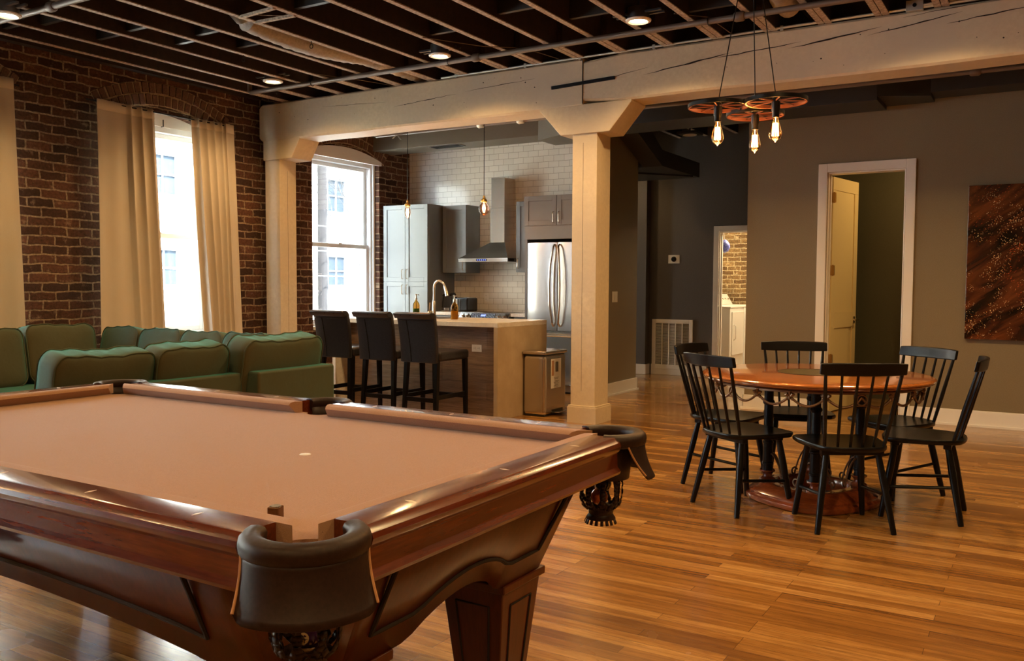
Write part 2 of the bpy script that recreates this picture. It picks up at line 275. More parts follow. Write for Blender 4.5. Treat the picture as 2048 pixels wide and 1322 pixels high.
# ------------------------------------------------------------------ mesh helpers
class MB:
    def __init__(s): s.v = []; s.f = []; s.mi = []
    def add(s, vs, fs, mi=0, mx=None):
        o = len(s.v)
        for p in vs:
            p = Vector(p)
            if mx is not None: p = mx @ p
            s.v.append(p)
        for f in fs: s.f.append([i+o for i in f]); s.mi.append(mi)
        return s
    def box(s, x0, x1, y0, y1, z0, z1, mi=0, mx=None):
        if x0 > x1: x0, x1 = x1, x0
        if y0 > y1: y0, y1 = y1, y0
        if z0 > z1: z0, z1 = z1, z0
        v = [(x0,y0,z0),(x1,y0,z0),(x1,y1,z0),(x0,y1,z0),(x0,y0,z1),(x1,y0,z1),(x1,y1,z1),(x0,y1,z1)]
        return s.add(v, [(0,3,2,1),(4,5,6,7),(0,1,5,4),(1,2,6,5),(2,3,7,6),(3,0,4,7)], mi, mx)
    def frustum(s, c0, h0, c1, h1, mi=0, mx=None):   # centres and half sizes (x,y) at two heights
        v = []
        for (c, h) in ((c0, h0), (c1, h1)):
            for sx, sy in ((-1,-1),(1,-1),(1,1),(-1,1)): v.append((c[0]+sx*h[0], c[1]+sy*h[1], c[2]))
        return s.add(v, [(0,3,2,1),(4,5,6,7),(0,1,5,4),(1,2,6,5),(2,3,7,6),(3,0,4,7)], mi, mx)
    def bar(s, p0, p1, wd, ht, mi=0, mx=None):
        p0, p1 = Vector(p0), Vector(p1); d = (p1-p0); L = d.length; d.normalize()
        u = Vector((0,0,1)) if abs(d.z) < 0.95 else Vector((0,1,0))
        a = d.cross(u).normalized(); b = a.cross(d)
        v = []
        for p in (p0, p1):
            for i, j in ((-1,-1),(1,-1),(1,1),(-1,1)): v.append(p+a*i*wd/2+b*j*ht/2)
        return s.add(v, [(0,1,2,3),(7,6,5,4),(0,4,5,1),(1,5,6,2),(2,6,7,3),(3,7,4,0)], mi, mx)
    def tube(s, pts, r, n=10, mi=0, mx=None, caps=True, closed=False):
        pts = [Vector(p) for p in pts]; N = len(pts); rs = r if isinstance(r, (list, tuple)) else [r]*N
        vs = []; up = None
        for i, p in enumerate(pts):
            if closed: d = pts[(i+1) % N]-pts[i-1]
            else: d = pts[min(i+1, N-1)]-pts[max(i-1, 0)]
            if d.length < 1e-9: d = Vector((0,0,1))
            d.normalize()
            if up is None: up = Vector((0,0,1)) if abs(d.z) < 0.9 else Vector((1,0,0))
            a = d.cross(up)
            if a.length < 1e-4: a = d.cross(Vector((0,1,0)))
            a.normalize(); b = a.cross(d).normalized(); up = b
            for k in range(n):
                t = 2*PI*k/n; vs.append(p+(a*math.cos(t)+b*math.sin(t))*rs[i])
        fs = []
        for i in range(N if closed else N-1):
            j = (i+1) % N
            for k in range(n): fs.append((i*n+k, i*n+(k+1) % n, j*n+(k+1) % n, j*n+k))
        if caps and not closed: fs.append(tuple(range(n-1, -1, -1))); fs.append(tuple((N-1)*n+k for k in range(n)))
        return s.add(vs, fs, mi, mx)
    def lathe(s, prof, c=(0,0,0), n=24, mi=0, mx=None, a0=0, a1=2*PI, caps=True):
        full = abs(a1-a0-2*PI) < 1e-6; vs = []; K = n if full else n+1
        for r, z in prof:
            for k in range(K):
                t = a0+(a1-a0)*k/n; vs.append((c[0]+r*math.cos(t), c[1]+r*math.sin(t), c[2]+z))
        fs = []
        for i in range(len(prof)-1):
            for k in range(n):
                k2 = (k+1) % K; fs.append((i*K+k, i*K+k2, (i+1)*K+k2, (i+1)*K+k))
        if full and caps:
            if prof[0][0] > 1e-6: fs.append(tuple(range(n-1, -1, -1)))
            if prof[-1][0] > 1e-6: fs.append(tuple((len(prof)-1)*n+k for k in range(n)))
        return s.add(vs, fs, mi, mx)
    def prism(s, poly, axis, a0, a1, mi=0, mx=None):    # poly in the other two axes (x,y)/(x,z)/(y,z)
        def P(q, a):
            return {'z': (q[0], q[1], a), 'y': (q[0], a, q[1]), 'x': (a, q[0], q[1])}[axis]
        n = len(poly); vs = [P(q, a0) for q in poly]+[P(q, a1) for q in poly]
        fs = [tuple(range(n-1, -1, -1)), tuple(range(n, 2*n))]+[(i, (i+1) % n, n+(i+1) % n, n+i) for i in range(n)]
        return s.add(vs, fs, mi, mx)
    def grid(s, fn, nu, nv, mi=0, mx=None, closeu=False):
        vs = [fn(i/(nu), j/(nv)) for i in range(nu+(0 if closeu else 1)) for j in range(nv+1)]
        fs = []
        for i in range(nu):
            i2 = (i+1) % nu if closeu else i+1
            for j in range(nv): fs.append((i*(nv+1)+j, i2*(nv+1)+j, i2*(nv+1)+j+1, i*(nv+1)+j+1))
        return s.add(vs, fs, mi, mx)
    def torus(s, c, R, r, n=32, k=8, mi=0, mx=None):
        return s.tube([(c[0]+R*math.cos(2*PI*i/n), c[1]+R*math.sin(2*PI*i/n), c[2]) for i in range(n)], r, k, mi, mx, closed=True)
    def sphere(s, c, r, n=20, mi=0, mx=None, sz=1.0):
        return s.lathe([(max(1e-7, r*math.sin(PI*i/(n//2))), -r*sz*math.cos(PI*i/(n//2))) for i in range(n//2+1)], c, n, mi, mx)
    def build(s, name, mats, parent=None, ang=35, bevel=0.0, seg=2, solid=0.0, subd=0, local=False):
        if not isinstance(mats, (list, tuple)): mats = [mats]
        vs = s.v
        off = Vector((0,0,0))
        if parent is not None and not local:
            p = parent
            while p is not None: off += p.location; p = p.parent
            vs = [v-off for v in vs]
        loc = Vector((0,0,0))
        if parent is None and not local and vs:
            xs = [v.x for v in vs]; ys = [v.y for v in vs]; zs = [v.z for v in vs]
            loc = Vector(((min(xs)+max(xs))/2, (min(ys)+max(ys))/2, min(zs))); vs = [v-loc for v in vs]
        me = bpy.data.meshes.new(name); me.from_pydata([tuple(v) for v in vs], [], s.f)
        for m_ in mats: me.materials.append(m_)
        for p_, i_ in zip(me.polygons, s.mi): p_.material_index = i_
        bm = bmesh.new(); bm.from_mesh(me)
        bmesh.ops.recalc_face_normals(bm, faces=bm.faces); bm.to_mesh(me); bm.free()
        for p_ in me.polygons: p_.use_smooth = True
        me.set_sharp_from_angle(angle=math.radians(ang))
        o = bpy.data.objects.new(name, me); C.objects.link(o); o.location = loc
        if parent is not None: o.parent = parent
        if solid: md = o.modifiers.new('solid', 'SOLIDIFY'); md.thickness = solid; md.offset = -1
        if bevel: md = o.modifiers.new('bevel', 'BEVEL'); md.width = bevel; md.segments = seg; md.limit_method = 'ANGLE'; md.angle_limit = math.radians(40); md.harden_normals = True
        if subd: md = o.modifiers.new('sub', 'SUBSURF'); md.levels = subd; md.render_levels = subd
        return o
def tag(o, label=None, cat=None, group=None, kind=None):
    if label: o['label'] = label
    if cat: o['category'] = cat
    if group: o['group'] = group
    if kind: o['kind'] = kind
    return o
def thing(name, label, cat, loc=(0,0,0), rz=0.0, group=None):
    o = bpy.data.objects.new(name, None); C.objects.link(o); o.location = loc; o.rotation_euler = (0,0,rz)
    o.empty_display_size = 0.1
    return tag(o, label, cat, group)
def struct(mb, name, mats, **k): return tag(mb.build(name, mats, **k), kind='structure')
def dup(root, loc, rz=None, label=None):
    r = root.copy(); C.objects.link(r); r.location = loc
    if rz is not None: r.rotation_euler = (0,0,rz)
    if label: r['label'] = label
    for ch in list(root.children):
        c = ch.copy(); C.objects.link(c); c.parent = r
        for g in list(ch.children):
            d = g.copy(); C.objects.link(d); d.parent = c
    return r
def point(name, loc, power, col=WARM, r=0.03):
    l = bpy.data.lights.new(name, 'POINT'); l.energy = power; l.color = col; l.shadow_soft_size = r
    o = bpy.data.objects.new(name, l); C.objects.link(o); o.location = loc; return o
def spot(name, loc, power, col=WARM, r=0.06, size=150):
    l = bpy.data.lights.new(name, 'SPOT'); l.energy = power; l.color = col; l.shadow_soft_size = r
    l.spot_size = math.radians(size); l.spot_blend = 0.6
    o = bpy.data.objects.new(name, l); C.objects.link(o); o.location = loc; return o

# ================================================================== SETTING
WX = -7.96
struct(MB().box(-8.4, 4.0, -4.0, 14.6, -0.1, 0.0), 'floor', M['floor'])
# --- left brick wall with window openings (arched heads)
TOPW = 3.80
def zhead(y, cy, wd, z0, rise):
    u = (y-cy)/(wd/2); return z0+rise*(1-u*u)
mb = MB(); WIN_Z0, HEAD, RISE = 0.70, 2.93, 0.14
edges = [-4.0]
for cy, wd in WIN: edges += [cy-wd/2, cy+wd/2]
edges += [10.30]
for i in range(0, len(edges), 2): mb.box(WX-0.32, WX, edges[i], edges[i+1], 0, TOPW)
for cy, wd in WIN:
    mb.box(WX-0.32, WX, cy-wd/2, cy+wd/2, 0, WIN_Z0)
    N = 14
    for k in range(N):
        ya, yb = cy-wd/2+wd*k/N, cy-wd/2+wd*(k+1)/N
        za, zb = zhead(ya, cy, wd, HEAD, RISE), zhead(yb, cy, wd, HEAD, RISE)
        mb.prism([(ya, za), (yb, zb), (yb, TOPW), (ya, TOPW)], 'x', WX-0.32, WX)
struct(mb, 'wall_left', M['brick'])
# --- arches of upright bricks over each opening
for i, (cy, wd) in enumerate(WIN):
    if i == 0: continue
    mb = MB(); half = wd/2+0.10
    R = (half*half+0.20*0.20)/(2*0.20); zc = HEAD+0.10+0.10-R
    a = math.asin(half/R)
    for ring in range(2):
        r0 = R+0.005+ring*0.118; nb = int(2*a*r0/0.076)
        for k in range(nb):
            t0 = -a+2*a*(k+0.5)/nb+random.uniform(-.003, .003); wdt = 2*a*r0/nb*0.80
            mx = Matrix.Translation((WX+0.004+random.uniform(-.006, .006), cy, zc)) @ Matrix.Rotation(-t0, 4, 'X')
            mb.box(-0.02, 0.012, -wdt/2, wdt/2, r0+random.uniform(0, .006), r0+0.104+random.uniform(-.006, .006), 0, mx)
    N = 24
    for k in range(N):
        t0, t1 = -a+2*a*k/N, -a+2*a*(k+1)/N
        q = [(cy+math.sin(t)*rr, zc+math.cos(t)*rr) for t, rr in ((t0, R-0.004), (t1, R-0.004), (t1, R+0.235), (t0, R+0.235))]
        mb.prism(q, 'x', WX-0.01, WX+0.003, 1)
    struct(mb, 'trim_%d' % (i+10), [M['brick_arch'], M['mortar']], bevel=0.004, seg=1)
# --- tile wall of the kitchen, side wall, hall
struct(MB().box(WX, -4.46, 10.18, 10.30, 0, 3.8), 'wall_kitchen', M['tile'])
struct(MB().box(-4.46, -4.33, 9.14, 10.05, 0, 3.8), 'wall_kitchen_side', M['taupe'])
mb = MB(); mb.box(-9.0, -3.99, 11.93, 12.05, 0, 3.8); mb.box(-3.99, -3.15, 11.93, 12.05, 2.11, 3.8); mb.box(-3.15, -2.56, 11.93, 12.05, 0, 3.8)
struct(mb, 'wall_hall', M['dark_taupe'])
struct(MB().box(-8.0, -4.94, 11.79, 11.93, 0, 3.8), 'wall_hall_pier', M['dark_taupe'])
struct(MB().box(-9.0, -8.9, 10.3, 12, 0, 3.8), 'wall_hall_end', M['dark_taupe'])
mb = MB(); mb.box(-2.70, -1.90, 9.13, 9.27, 0, 3.8); mb.box(-1.19, 4.0, 9.13, 9.27, 0, 3.8); mb.box(-1.90, -1.19, 9.13, 9.27, 2.42, 3.8)
mb.box(-2.70, -2.56, 9.27, 11.93, 0, 3.8)
struct(mb, 'wall_dining', M['taupe'])
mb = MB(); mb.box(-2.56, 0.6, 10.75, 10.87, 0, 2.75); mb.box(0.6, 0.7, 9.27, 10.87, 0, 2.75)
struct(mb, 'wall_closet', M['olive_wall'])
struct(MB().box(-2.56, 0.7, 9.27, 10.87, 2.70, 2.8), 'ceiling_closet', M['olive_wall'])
struct(MB().box(-4.8, -2.4, 14.20, 14.32, 0, 3.2), 'wall_laundry', M['brick_laundry'])
mb = MB(); mb.box(-4.8, -4.7, 12.05, 14.2, 0, 3.2); mb.box(-2.5, -2.4, 12.05, 14.2, 0, 3.2)
struct(mb, 'wall_laundry_side', M['white_trim'])
struct(MB().box(-4.8, -2.4, 12.05, 14.32, 2.7, 2.8), 'ceiling_laundry', M['white_trim'])
struct(MB().box(3.9, 4.0, -4.0, 9.27, 0, 3.8), 'wall_right', M['taupe'])
struct(MB().box(-8.3, 4.0, -4.1, -4.0, 0, 3.8), 'wall_back', M['taupe'])
struct(MB().box(-9.0, 4.0, -4.1, 14.6, 3.72, 3.82), 'ceiling', M['black_ceiling'])
# --- baseboards
def baseb(name, segs):
    mb = MB()
    for x0, x1, y0, y1 in segs: mb.box(x0, x1, y0, y1, 0, 0.15)
    struct(mb, name, M['white_trim'], bevel=0.006)
baseb('baseboard_dining', [(-2.715, -1.99, 9.112, 9.13), (-1.115, 3.9, 9.112, 9.13), (-2.715, -2.70, 9.112, 9.20)])
struct(MB().box(-2.73, -1.99, 9.098, 9.112, 0, 0.02).box(-1.115, 3.9, 9.098, 9.112, 0, 0.02), 'trim_1', M['white_trim'])
baseb('baseboard_kitchen_side', [(-4.33, -4.312, 9.14, 10.07), (-4.35, -4.312, 10.05, 10.07)])
struct(MB().box(-4.312, -4.298, 9.14, 10.08, 0, 0.02), 'trim_2', M['white_trim'])
baseb('baseboard_hall', [(-4.90, -4.00, 11.912, 11.93), (-7.9, -4.922, 11.772, 11.79), (-4.94, -4.922, 11.79, 11.93)])

cl_ = point('closet_fill_lamp', (-0.72, 9.80, 2.55), 16, WARM, .05)  # unseen fill lamp, added to brighten the open door leaf
# --- openings: casings and doors
def casing(name, x0, x1, z1, y, wdt=0.085, inner=0.14, mi='white_trim'):
    mb = MB(); ya, yb = y-0.022, y
    mb.box(x0-wdt, x0, ya, yb, 0, z1+wdt); mb.box(x1, x1+wdt, ya, yb, 0, z1+wdt); mb.box(x0, x1, ya, yb, z1, z1+wdt)
    mb.box(x0, x0+0.015, y, y+inner, 0, z1); mb.box(x1-0.015, x1, y, y+inner, 0, z1); mb.box(x0+0.015, x1-0.015, y, y+inner, z1-0.015, z1)
    mb.box(x0+0.015, x0+0.03, y+0.04, y+0.075, 0, z1-0.015)
    return struct(mb, name, M[mi], bevel=0.004)
casing('trim_3', -1.905, -1.185, 2.415, 9.13)
casing('trim_4', -3.915, -3.15, 2.035, 11.93, 0.075, 0.12)
# closet door leaf swung inward
d = bpy.data.objects.new('door_1', None); C.objects.link(d); d.location = (-1.875, 9.275, 0); d.rotation_euler = (0, 0, math.radians(80)); tag(d, kind='structure')
mb = MB(); W_, T_ = 0.69, 0.04
mb.box(0, W_, 0, T_, 0.01, 0.18); mb.box(0, W_, 0, T_, 2.26, 2.39); mb.box(0, 0.10, 0, T_, 0.18, 2.26); mb.box(W_-0.10, W_, 0, T_, 0.18, 2.26)
mb.box(0.10, W_-0.10, 0, T_, 0.86, 1.02); mb.box(0.10, W_-0.10, 0.010, T_-0.010, 0.18, 0.86); mb.box(0.10, W_-0.10, 0.010, T_-0.010, 1.02, 2.26)
leaf = mb.build('door_leaf', M['door_paint'], d, local=True, bevel=0.003)
for s_ in (-1, 1):
    yy = -0.0 if s_ < 0 else T_
    mb = MB(); mb.box(W_-0.085, W_-0.035, yy-0.006*(s_ < 0), yy+0.006*(s_ > 0), 0.90, 0.97)
    mb.tube([(W_-0.06, yy, 0.935), (W_-0.06, yy+s_*0.05, 0.935)], 0.009, 8); mb.tube([(W_-0.06, yy+s_*0.05, 0.935), (W_-0.16, yy+s_*0.05, 0.935)], 0.008, 8)
    mb.build('door_handle', M['nickel'], d, local=True)
for z_ in (0.55, 1.45, 2.18):
    mb = MB(); mb.box(-0.012, 0.0, -0.03, T_, z_-0.05, z_+0.05); mb.tube([(-0.006, -0.012, z_-0.055), (-0.006, -0.012, z_+0.055)], 0.008, 8); mb.build('hinge', M['brass'], d, local=True)

# --- windows
def window(n, cy, wd):
    y0, y1 = cy-wd/2, cy+wd/2; x = WX-0.20
    root = bpy.data.objects.new('window_%d' % n, None); C.objects.link(root); root.location = (x, cy, WIN_Z0); tag(root, kind='structure')
    mb = MB(); z0, z1 = WIN_Z0, HEAD+0.02
    mb.box(x-0.06, x+0.10, y0, y0+0.07, z0, z1); mb.box(x-0.06, x+0.10, y1-0.07, y1, z0, z1); mb.box(x-0.06, x+0.10, y0+0.07, y1-0.07, z1-0.07, z1)
    mb.box(x+0.10, x+0.13, y0, y0+0.04, z0, z1); mb.box(x+0.10, x+0.13, y1-0.04, y1, z0, z1)
    mb.box(x-0.06, WX+0.03, y0, y1, z0, z0+0.045); mb.box(x-0.06, x+0.10, y0+0.07, y1-0.07, z0+0.045, z0+0.075)
    mb.build('window_frame', M['vinyl'], root, bevel=0.005)
    # arched head board
    mb = MB(); N = 14
    for k in range(N):
        ya, yb = y0+wd*k/N, y0+wd*(k+1)/N
        mb.prism([(ya, z1-0.01), (yb, z1-0.01), (yb, zhead(yb, cy, wd, HEAD, RISE)), (ya, zhead(ya, cy, wd, HEAD, RISE))], 'x', x+0.02, x+0.11)
    mb.build('arched_head_board', M['white_trim'], root)
    zm = 1.80
    for nm, za, zb, xo in (('upper_sash', zm-0.02, z1-0.07, 0.0), ('lower_sash', z0+0.075, zm+0.02, 0.045)):
        mb = MB(); a_, b_ = y0+0.07, y1-0.07; w_ = 0.05
        mb.box(x-0.02+xo, x+0.02+xo, a_, a_+w_, za, zb); mb.box(x-0.02+xo, x+0.02+xo, b_-w_, b_, za, zb)
        mb.box(x-0.02+xo, x+0.02+xo, a_+w_, b_-w_, zb-w_, zb); mb.box(x-0.02+xo, x+0.02+xo, a_+w_, b_-w_, za, za+w_)
        s_ = mb.build(nm, M['vinyl'], root, bevel=0.004)
        MB().box(x-0.004+xo, x+0.004+xo, a_+w_, b_-w_, za+w_, zb-w_).build('pane', M['glass'], s_)
        if nm == 'lower_sash':
            MB().box(x+0.05, x+0.075, cy-0.03, cy+0.03, zb-0.005, zb+0.015).build('sash_lock', M['white_plastic'], s_)
    mb = MB(); mb.tube([(WX-0.06, cy, z1-0.02), (WX-0.03, cy, z1-0.02), (WX-0.03, cy, z1+0.05)], 0.006, 6); mb.build('curtain_hook', M['blackm'], root)
for i, (cy, wd) in enumerate(WIN): window(i+1, cy, wd)
# shallow head board standing proud in the kitchen window arch
mb = MB(); N = 20; ya0, ya1 = 8.02, 9.52; zc_ = 2.915
for k in range(N):
    ya, yb = ya0+(ya1-ya0)*k/N, ya0+(ya1-ya0)*(k+1)/N
    f = lambda y: zc_+0.045+0.12*(1-((y-(ya0+ya1)/2)/((ya1-ya0)/2))**2)
    mb.prism([(ya, zc_), (yb, zc_), (yb, f(yb)), (ya, f(ya))], 'x', WX-0.005, WX+0.03)
struct(mb, 'trim_5', M['white_trim'])

# --- main timber beam, bolsters and posts
BY0, BY1, BZ0, BZ1 = 7.29, 7.62, 2.93, 3.36
def wobble(n, a): return [random.uniform(-a, a) for _ in range(n)]
mb = MB(); xs = [-7.90, -7.86]+[-7.5+0.5*i for i in range(8)]+[-3.70]
def beamseg(mb, xs, z0off):
    w1, w2 = wobble(len(xs), .006), wobble(len(xs), .006); vs = []; n = len(xs)
    for i, x in enumerate(xs):
        ch = 0.018
        e = 0.03 if i == 0 else 0
        q = [(BY0+ch, BZ0+w1[i]+e+z0off), (BY0, BZ0+ch+w1[i]+e+z0off), (BY0+w2[i]*.6, BZ1-ch-e), (BY0+ch, BZ1-e), (BY1-ch, BZ1-e), (BY1, BZ1-ch-e), (BY1, BZ0+ch+w1[i]+e+z0off), (BY1-ch, BZ0+w1[i]+e+z0off)]
        vs += [(x, a, b) for a, b in q]
    fs = [tuple(range(7, -1, -1)), tuple((n-1)*8+k for k in range(8))]
    for i in range(n-1):
        for k in range(8): fs.append((i*8+k, i*8+(k+1) % 8, (i+1)*8+(k+1) % 8, (i+1)*8+k))
    mb.add(vs, fs)
beamseg(mb, xs, 0.0)
beamseg(mb, [-3.694, -3.3, -2.6, -2.0, -1.4, -0.8, -0.2, 0.6, 1.4, 2.4, 3.9], 0.012)
# drying cracks
def crack(mb, x0, z0, x1, z1, wmax, seed):
    rnd = random.Random(seed); n = max(4, int(abs(x1-x0)/0.06)); up_, lo_ = [], []
    for i in range(n+1):
        t_ = i/n; x = x0+(x1-x0)*t_; z = z0+(z1-z0)*t_+rnd.uniform(-.003, .003); h = wmax*math.sin(PI*t_)*rnd.uniform(.4, 1)+.0004
        up_.append((x, BY0-0.0015-0.006, z+h)); lo_.append((x, BY0-0.0015-0.006, z-h))
    vs = up_+lo_; mb.add(vs, [(i, i+1, n+2+i, n+1+i) for i in range(n)], 1)
for a in [(-5.9, 3.14, -5.1, 3.19, .004, 1), (-5.0, 3.20, -4.2, 3.235, .003, 2), (-3.60, 3.13, -3.05, 3.20, .003, 3), (-3.1, 3.14, -2.3, 3.23, .008, 4), (-2.45, 3.20, -1.75, 3.24, .006, 5),
          (-1.85, 3.20, -1.15, 3.27, .007, 6), (-1.25, 3.22, -0.6, 3.30, .006, 7), (-1.0, 3.32, -0.45, 3.35, .003, 8), (-0.7, 3.23, -0.1, 3.28, .006, 9), (-0.2, 3.24, 0.4, 3.29, .005, 10), (-6.9, 3.24, -6.0, 3.20, .002, 11)]:
    crack(mb, *a)
for i in range(38):
    x = random.uniform(-7.6, 0.3); z = random.uniform(2.99, 3.32); r = random.uniform(.003, .009)
    mb.add([(x-r, BY0-.007, z), (x, BY0-.007, z-r*.7), (x+r, BY0-.007, z), (x, BY0-.007, z+r)], [(0, 1, 2, 3)], 1)
tag(mb.build('timber_beam', [M['cream'], M['crack']], ang=20), 'long cream-painted timber beam spanning the room below the joists', 'beam')
def bolster(name, xl0, xl1, xr1, xr0, z0, z1, label):
    # xl0 upper left tip, xl1 lower left, xr1 lower right, xr0 upper right
    mb = MB(); mb.prism([(xl1, z0), (xr1, z0), (xr0, z1-.02), (xr0, z1), (xl0, z1), (xl0, z1-.02)], 'y', BY0+0.004, BY1-0.004)
    return tag(mb.build(name, [M['cream'], M['crack']], bevel=0.008), label, 'post cap')
bolster('post_cap', -4.155, -3.93, -3.43, -3.215, 2.68, 2.948, 'cream-painted timber cap on the free-standing post, angled at both ends')
bolster('post_cap', -7.85, -7.85, -7.40, -7.27, 2.715, 2.945, 'cream-painted timber cap on the post against the brick wall')
mb = MB(); mb.box(-3.81, -3.56, 7.315, 7.60, 0, 2.68); mb.box(-3.835, -3.535, 7.29, 7.625, 0, 0.15); mb.box(-3.828, -3.542, 7.297, 7.618, 0.15, 0.165)
for k, (xc, w_) in enumerate(((-3.70, .0012),)): mb.box(xc-w_, xc+w_, 7.3135, 7.316, 0.3, 2.6, 1)
tag(mb.build('timber_post', [M['cream'], M['crack']], bevel=0.006), 'free-standing cream-painted square timber post with a boxed foot', 'post')
mb = MB(); mb.box(-7.84, -7.61, 7.315, 7.575, 0, 2.715); mb.box(-7.6115, -7.609, 7.44, 7.443, 0.4, 2.6, 1)
tag(mb.build('timber_post', [M['cream'], M['crack']], bevel=0.006), 'cream-painted square timber post standing against the brick wall', 'post')

# --- joists
JX = [v*0.9583 for v in (-7.85, -7.45, -6.98, -6.575, -6.135, -5.68, -5.25, -4.76, -4.37, -3.92, -3.48, -3.025, -2.565, -2.11, -1.67, -1.23, -0.80, -0.36, 0.08, 0.52, 0.96, 1.4, 1.85, 2.3, 2.75, 3.2, 3.65)]
for i, jx in enumerate(JX):
    mb = MB(); y1 = 7.55 if i % 3 else 7.46
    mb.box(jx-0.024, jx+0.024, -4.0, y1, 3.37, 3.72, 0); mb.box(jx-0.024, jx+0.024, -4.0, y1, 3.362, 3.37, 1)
    struct(mb, 'ceiling_joist', [M['joist'], M['joist_edge']])
    mb = MB(); o_ = 0.055 if i > 5 else 0.05
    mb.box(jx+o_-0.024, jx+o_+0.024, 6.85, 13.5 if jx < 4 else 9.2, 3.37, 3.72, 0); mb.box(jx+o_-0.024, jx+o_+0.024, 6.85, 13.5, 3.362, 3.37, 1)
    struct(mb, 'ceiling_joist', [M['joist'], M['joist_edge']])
# ledger by the wall
struct(MB().box(WX, WX+0.09, -4, 7.3, 3.42, 3.72), 'trim_6', M['joist'])
# cross blocking between joists
def between(i, y, z=3.40, h=0.22, dy=0.04, mi=0):
    MBX.box(JX[i]+0.024, JX[i+1]-0.024, y-dy/2, y+dy/2, z, z+h, mi)
for grp in ([(0, 4.15), (1, 4.25)], [(1, 4.75), (2, 4.72)], [(2, 5.2), (3, 5.1)], [(3, 5.55), (4, 5.6)], [(6, 5.0)], [(7, 6.1)], [(9, 5.9), (10, 6.3)], [(12, 6.6)]):
    MBX = MB()
    for i, y in grp: between(i, y)
    struct(MBX, 'ceiling_blocking', M['joist_edge'] if grp[0][0] in (99,) else M['duct_dark'])
mb = MB()
mb.bar((JX[5], 4.83, 3.36), (JX[6], 4.80, 3.36), 0.03, 0.02); mb.bar((JX[5], 4.99, 3.36), (JX[6], 5.01, 3.36), 0.03, 0.02); mb.tube([(JX[5]+.1, 4.85, 3.37), (JX[5]+.3, 5.0, 3.37)], .003, 5)
tag(mb.build('duct_hanger_frame', M['joist_edge']), 'pale wooden battens nailed between joists before the flexible duct', 'batten')

# --- outside
def facade():
    X = -18.0; f = thing('street_building', 'cream rendered building with sash windows across the street, seen through the windows', 'building', (X, 16, -4.5))
    ys = [3.2+1.49*k for k in range(16)]; rows = [(-1.9, -0.7), (1.2, 2.1), (3.36, 4.35), (5.6, 6.6), (7.9, 8.9)]
    mb = MB(); hw = 0.40
    y_prev = -6.0
    allz = [-4.5]+[v for r in rows for v in r]+[11.0]
    for y in ys:
        mb.box(X-0.3, X, y_prev, y-hw, -4.5, 11)
        for k in range(0, len(allz), 2): mb.box(X-0.3, X, y-hw, y+hw, allz[k], allz[k+1])
        y_prev = y+hw
    mb.box(X-0.3, X, y_prev, 34, -4.5, 11)
    mb.build('wall', M['facade'], f)
    for y in ys:
        for z0, z1 in rows:
            w_ = MB(); e = 0.04
            w_.box(X-0.12, X-0.04, y-hw, y-hw+e, z0, z1); w_.box(X-0.12, X-0.04, y+hw-e, y+hw, z0, z1); w_.box(X-0.12, X-0.04, y-hw+e, y+hw-e, z1-e, z1); w_.box(X-0.12, X-0.04, y-hw+e, y+hw-e, z0, z0+e)
            w_.box(X-0.11, X-0.05, y-0.015, y+0.015, z0+e, z1-e); w_.box(X-0.11, X-0.05, y-hw+e, y+hw-e, (z0+z1)/2-.015, (z0+z1)/2+.015)
            w_.box(X-0.02, X+0.06, y-hw-.04, y+hw+.04, z0-0.09, z0)
            ww = w_.build('window', M['facade_trim'], f); MB().box(X-0.10, X-0.09, y-hw+e, y+hw-e, z0+e, z1-e).build('pane', M['facade_glass'], ww)
facade()
tag(MB().box(-40, -8.6, -10, 40, -4.6, -4.5).build('street', M['street']), kind='structure')
p = thing('utility_pole', 'weathered wooden utility pole in the street outside the kitchen window', 'pole', (-14, 14.75, -4.5))
MB().tube([(-14, 14.75, -4.5), (-14, 14.75, 7.5)], [.14, .10], 12).build('pole_shaft', M['pole'], p)
MB().bar((-14, 13.6, 6.6), (-14, 15.9, 6.6), .09, .11).build('crossarm', M['pole'], p)
mb = MB()
for k in range(3): mb.tube([(-13.72+.02*k, 14.75+(t_-.5)*22, 3.05-.55*k-0.5*math.sin(PI*t_)) for t_ in [i/14 for i in range(15)]], .012, 5)
tag(mb.build('overhead_cable', M['facade_trim']), 'pale overhead cables running past the pole outside', 'cable')
tr = thing('bare_tree', 'leafless pale tree in the street outside the kitchen window', 'tree', (-13.2, 16.0, -4.5))
mb = MB()
def branch(p, d, L, r, lev):
    q = p+d*L; mb.tube([p, p+d*L*.5+Vector((0, random.uniform(-.05, .05)*L, random.uniform(-.05, .05)*L)), q], [r, r*.85, r*.65], 5)
    if lev:
        for _ in range(3):
            dd = (d+Vector((random.uniform(-.5, .3), random.uniform(-.8, .8), random.uniform(-.35, .6)))).normalized(); branch(q, dd, L*.68, r*.62, lev-1)
branch(Vector((-13.2, 16.0, -4.5)), Vector((0, 0, 1)), 3.6, .05, 5)
mb.build('branches', mat('pale_bark', (.03, .028, .027), .9), tr)
sl = thing('street_lamp', 'white curved-arm street lamp outside the kitchen window', 'street lamp', (-13, 12.2, -4.5))
MB().tube([(-13, 12.2, -4.5), (-13, 12.2, 0.2), (-13, 12.35, 0.75), (-13, 12.7, 1.0), (-13, 13.2, 1.1)], .04, 8).build('lamp_post', M['facade_trim'], sl)
MB().lathe([(.001, 0), (.16, .02), (.18, .09), (.05, .14)], (-13, 13.3, 1.05), 14).build('lamp_head', M['facade_trim'], sl)

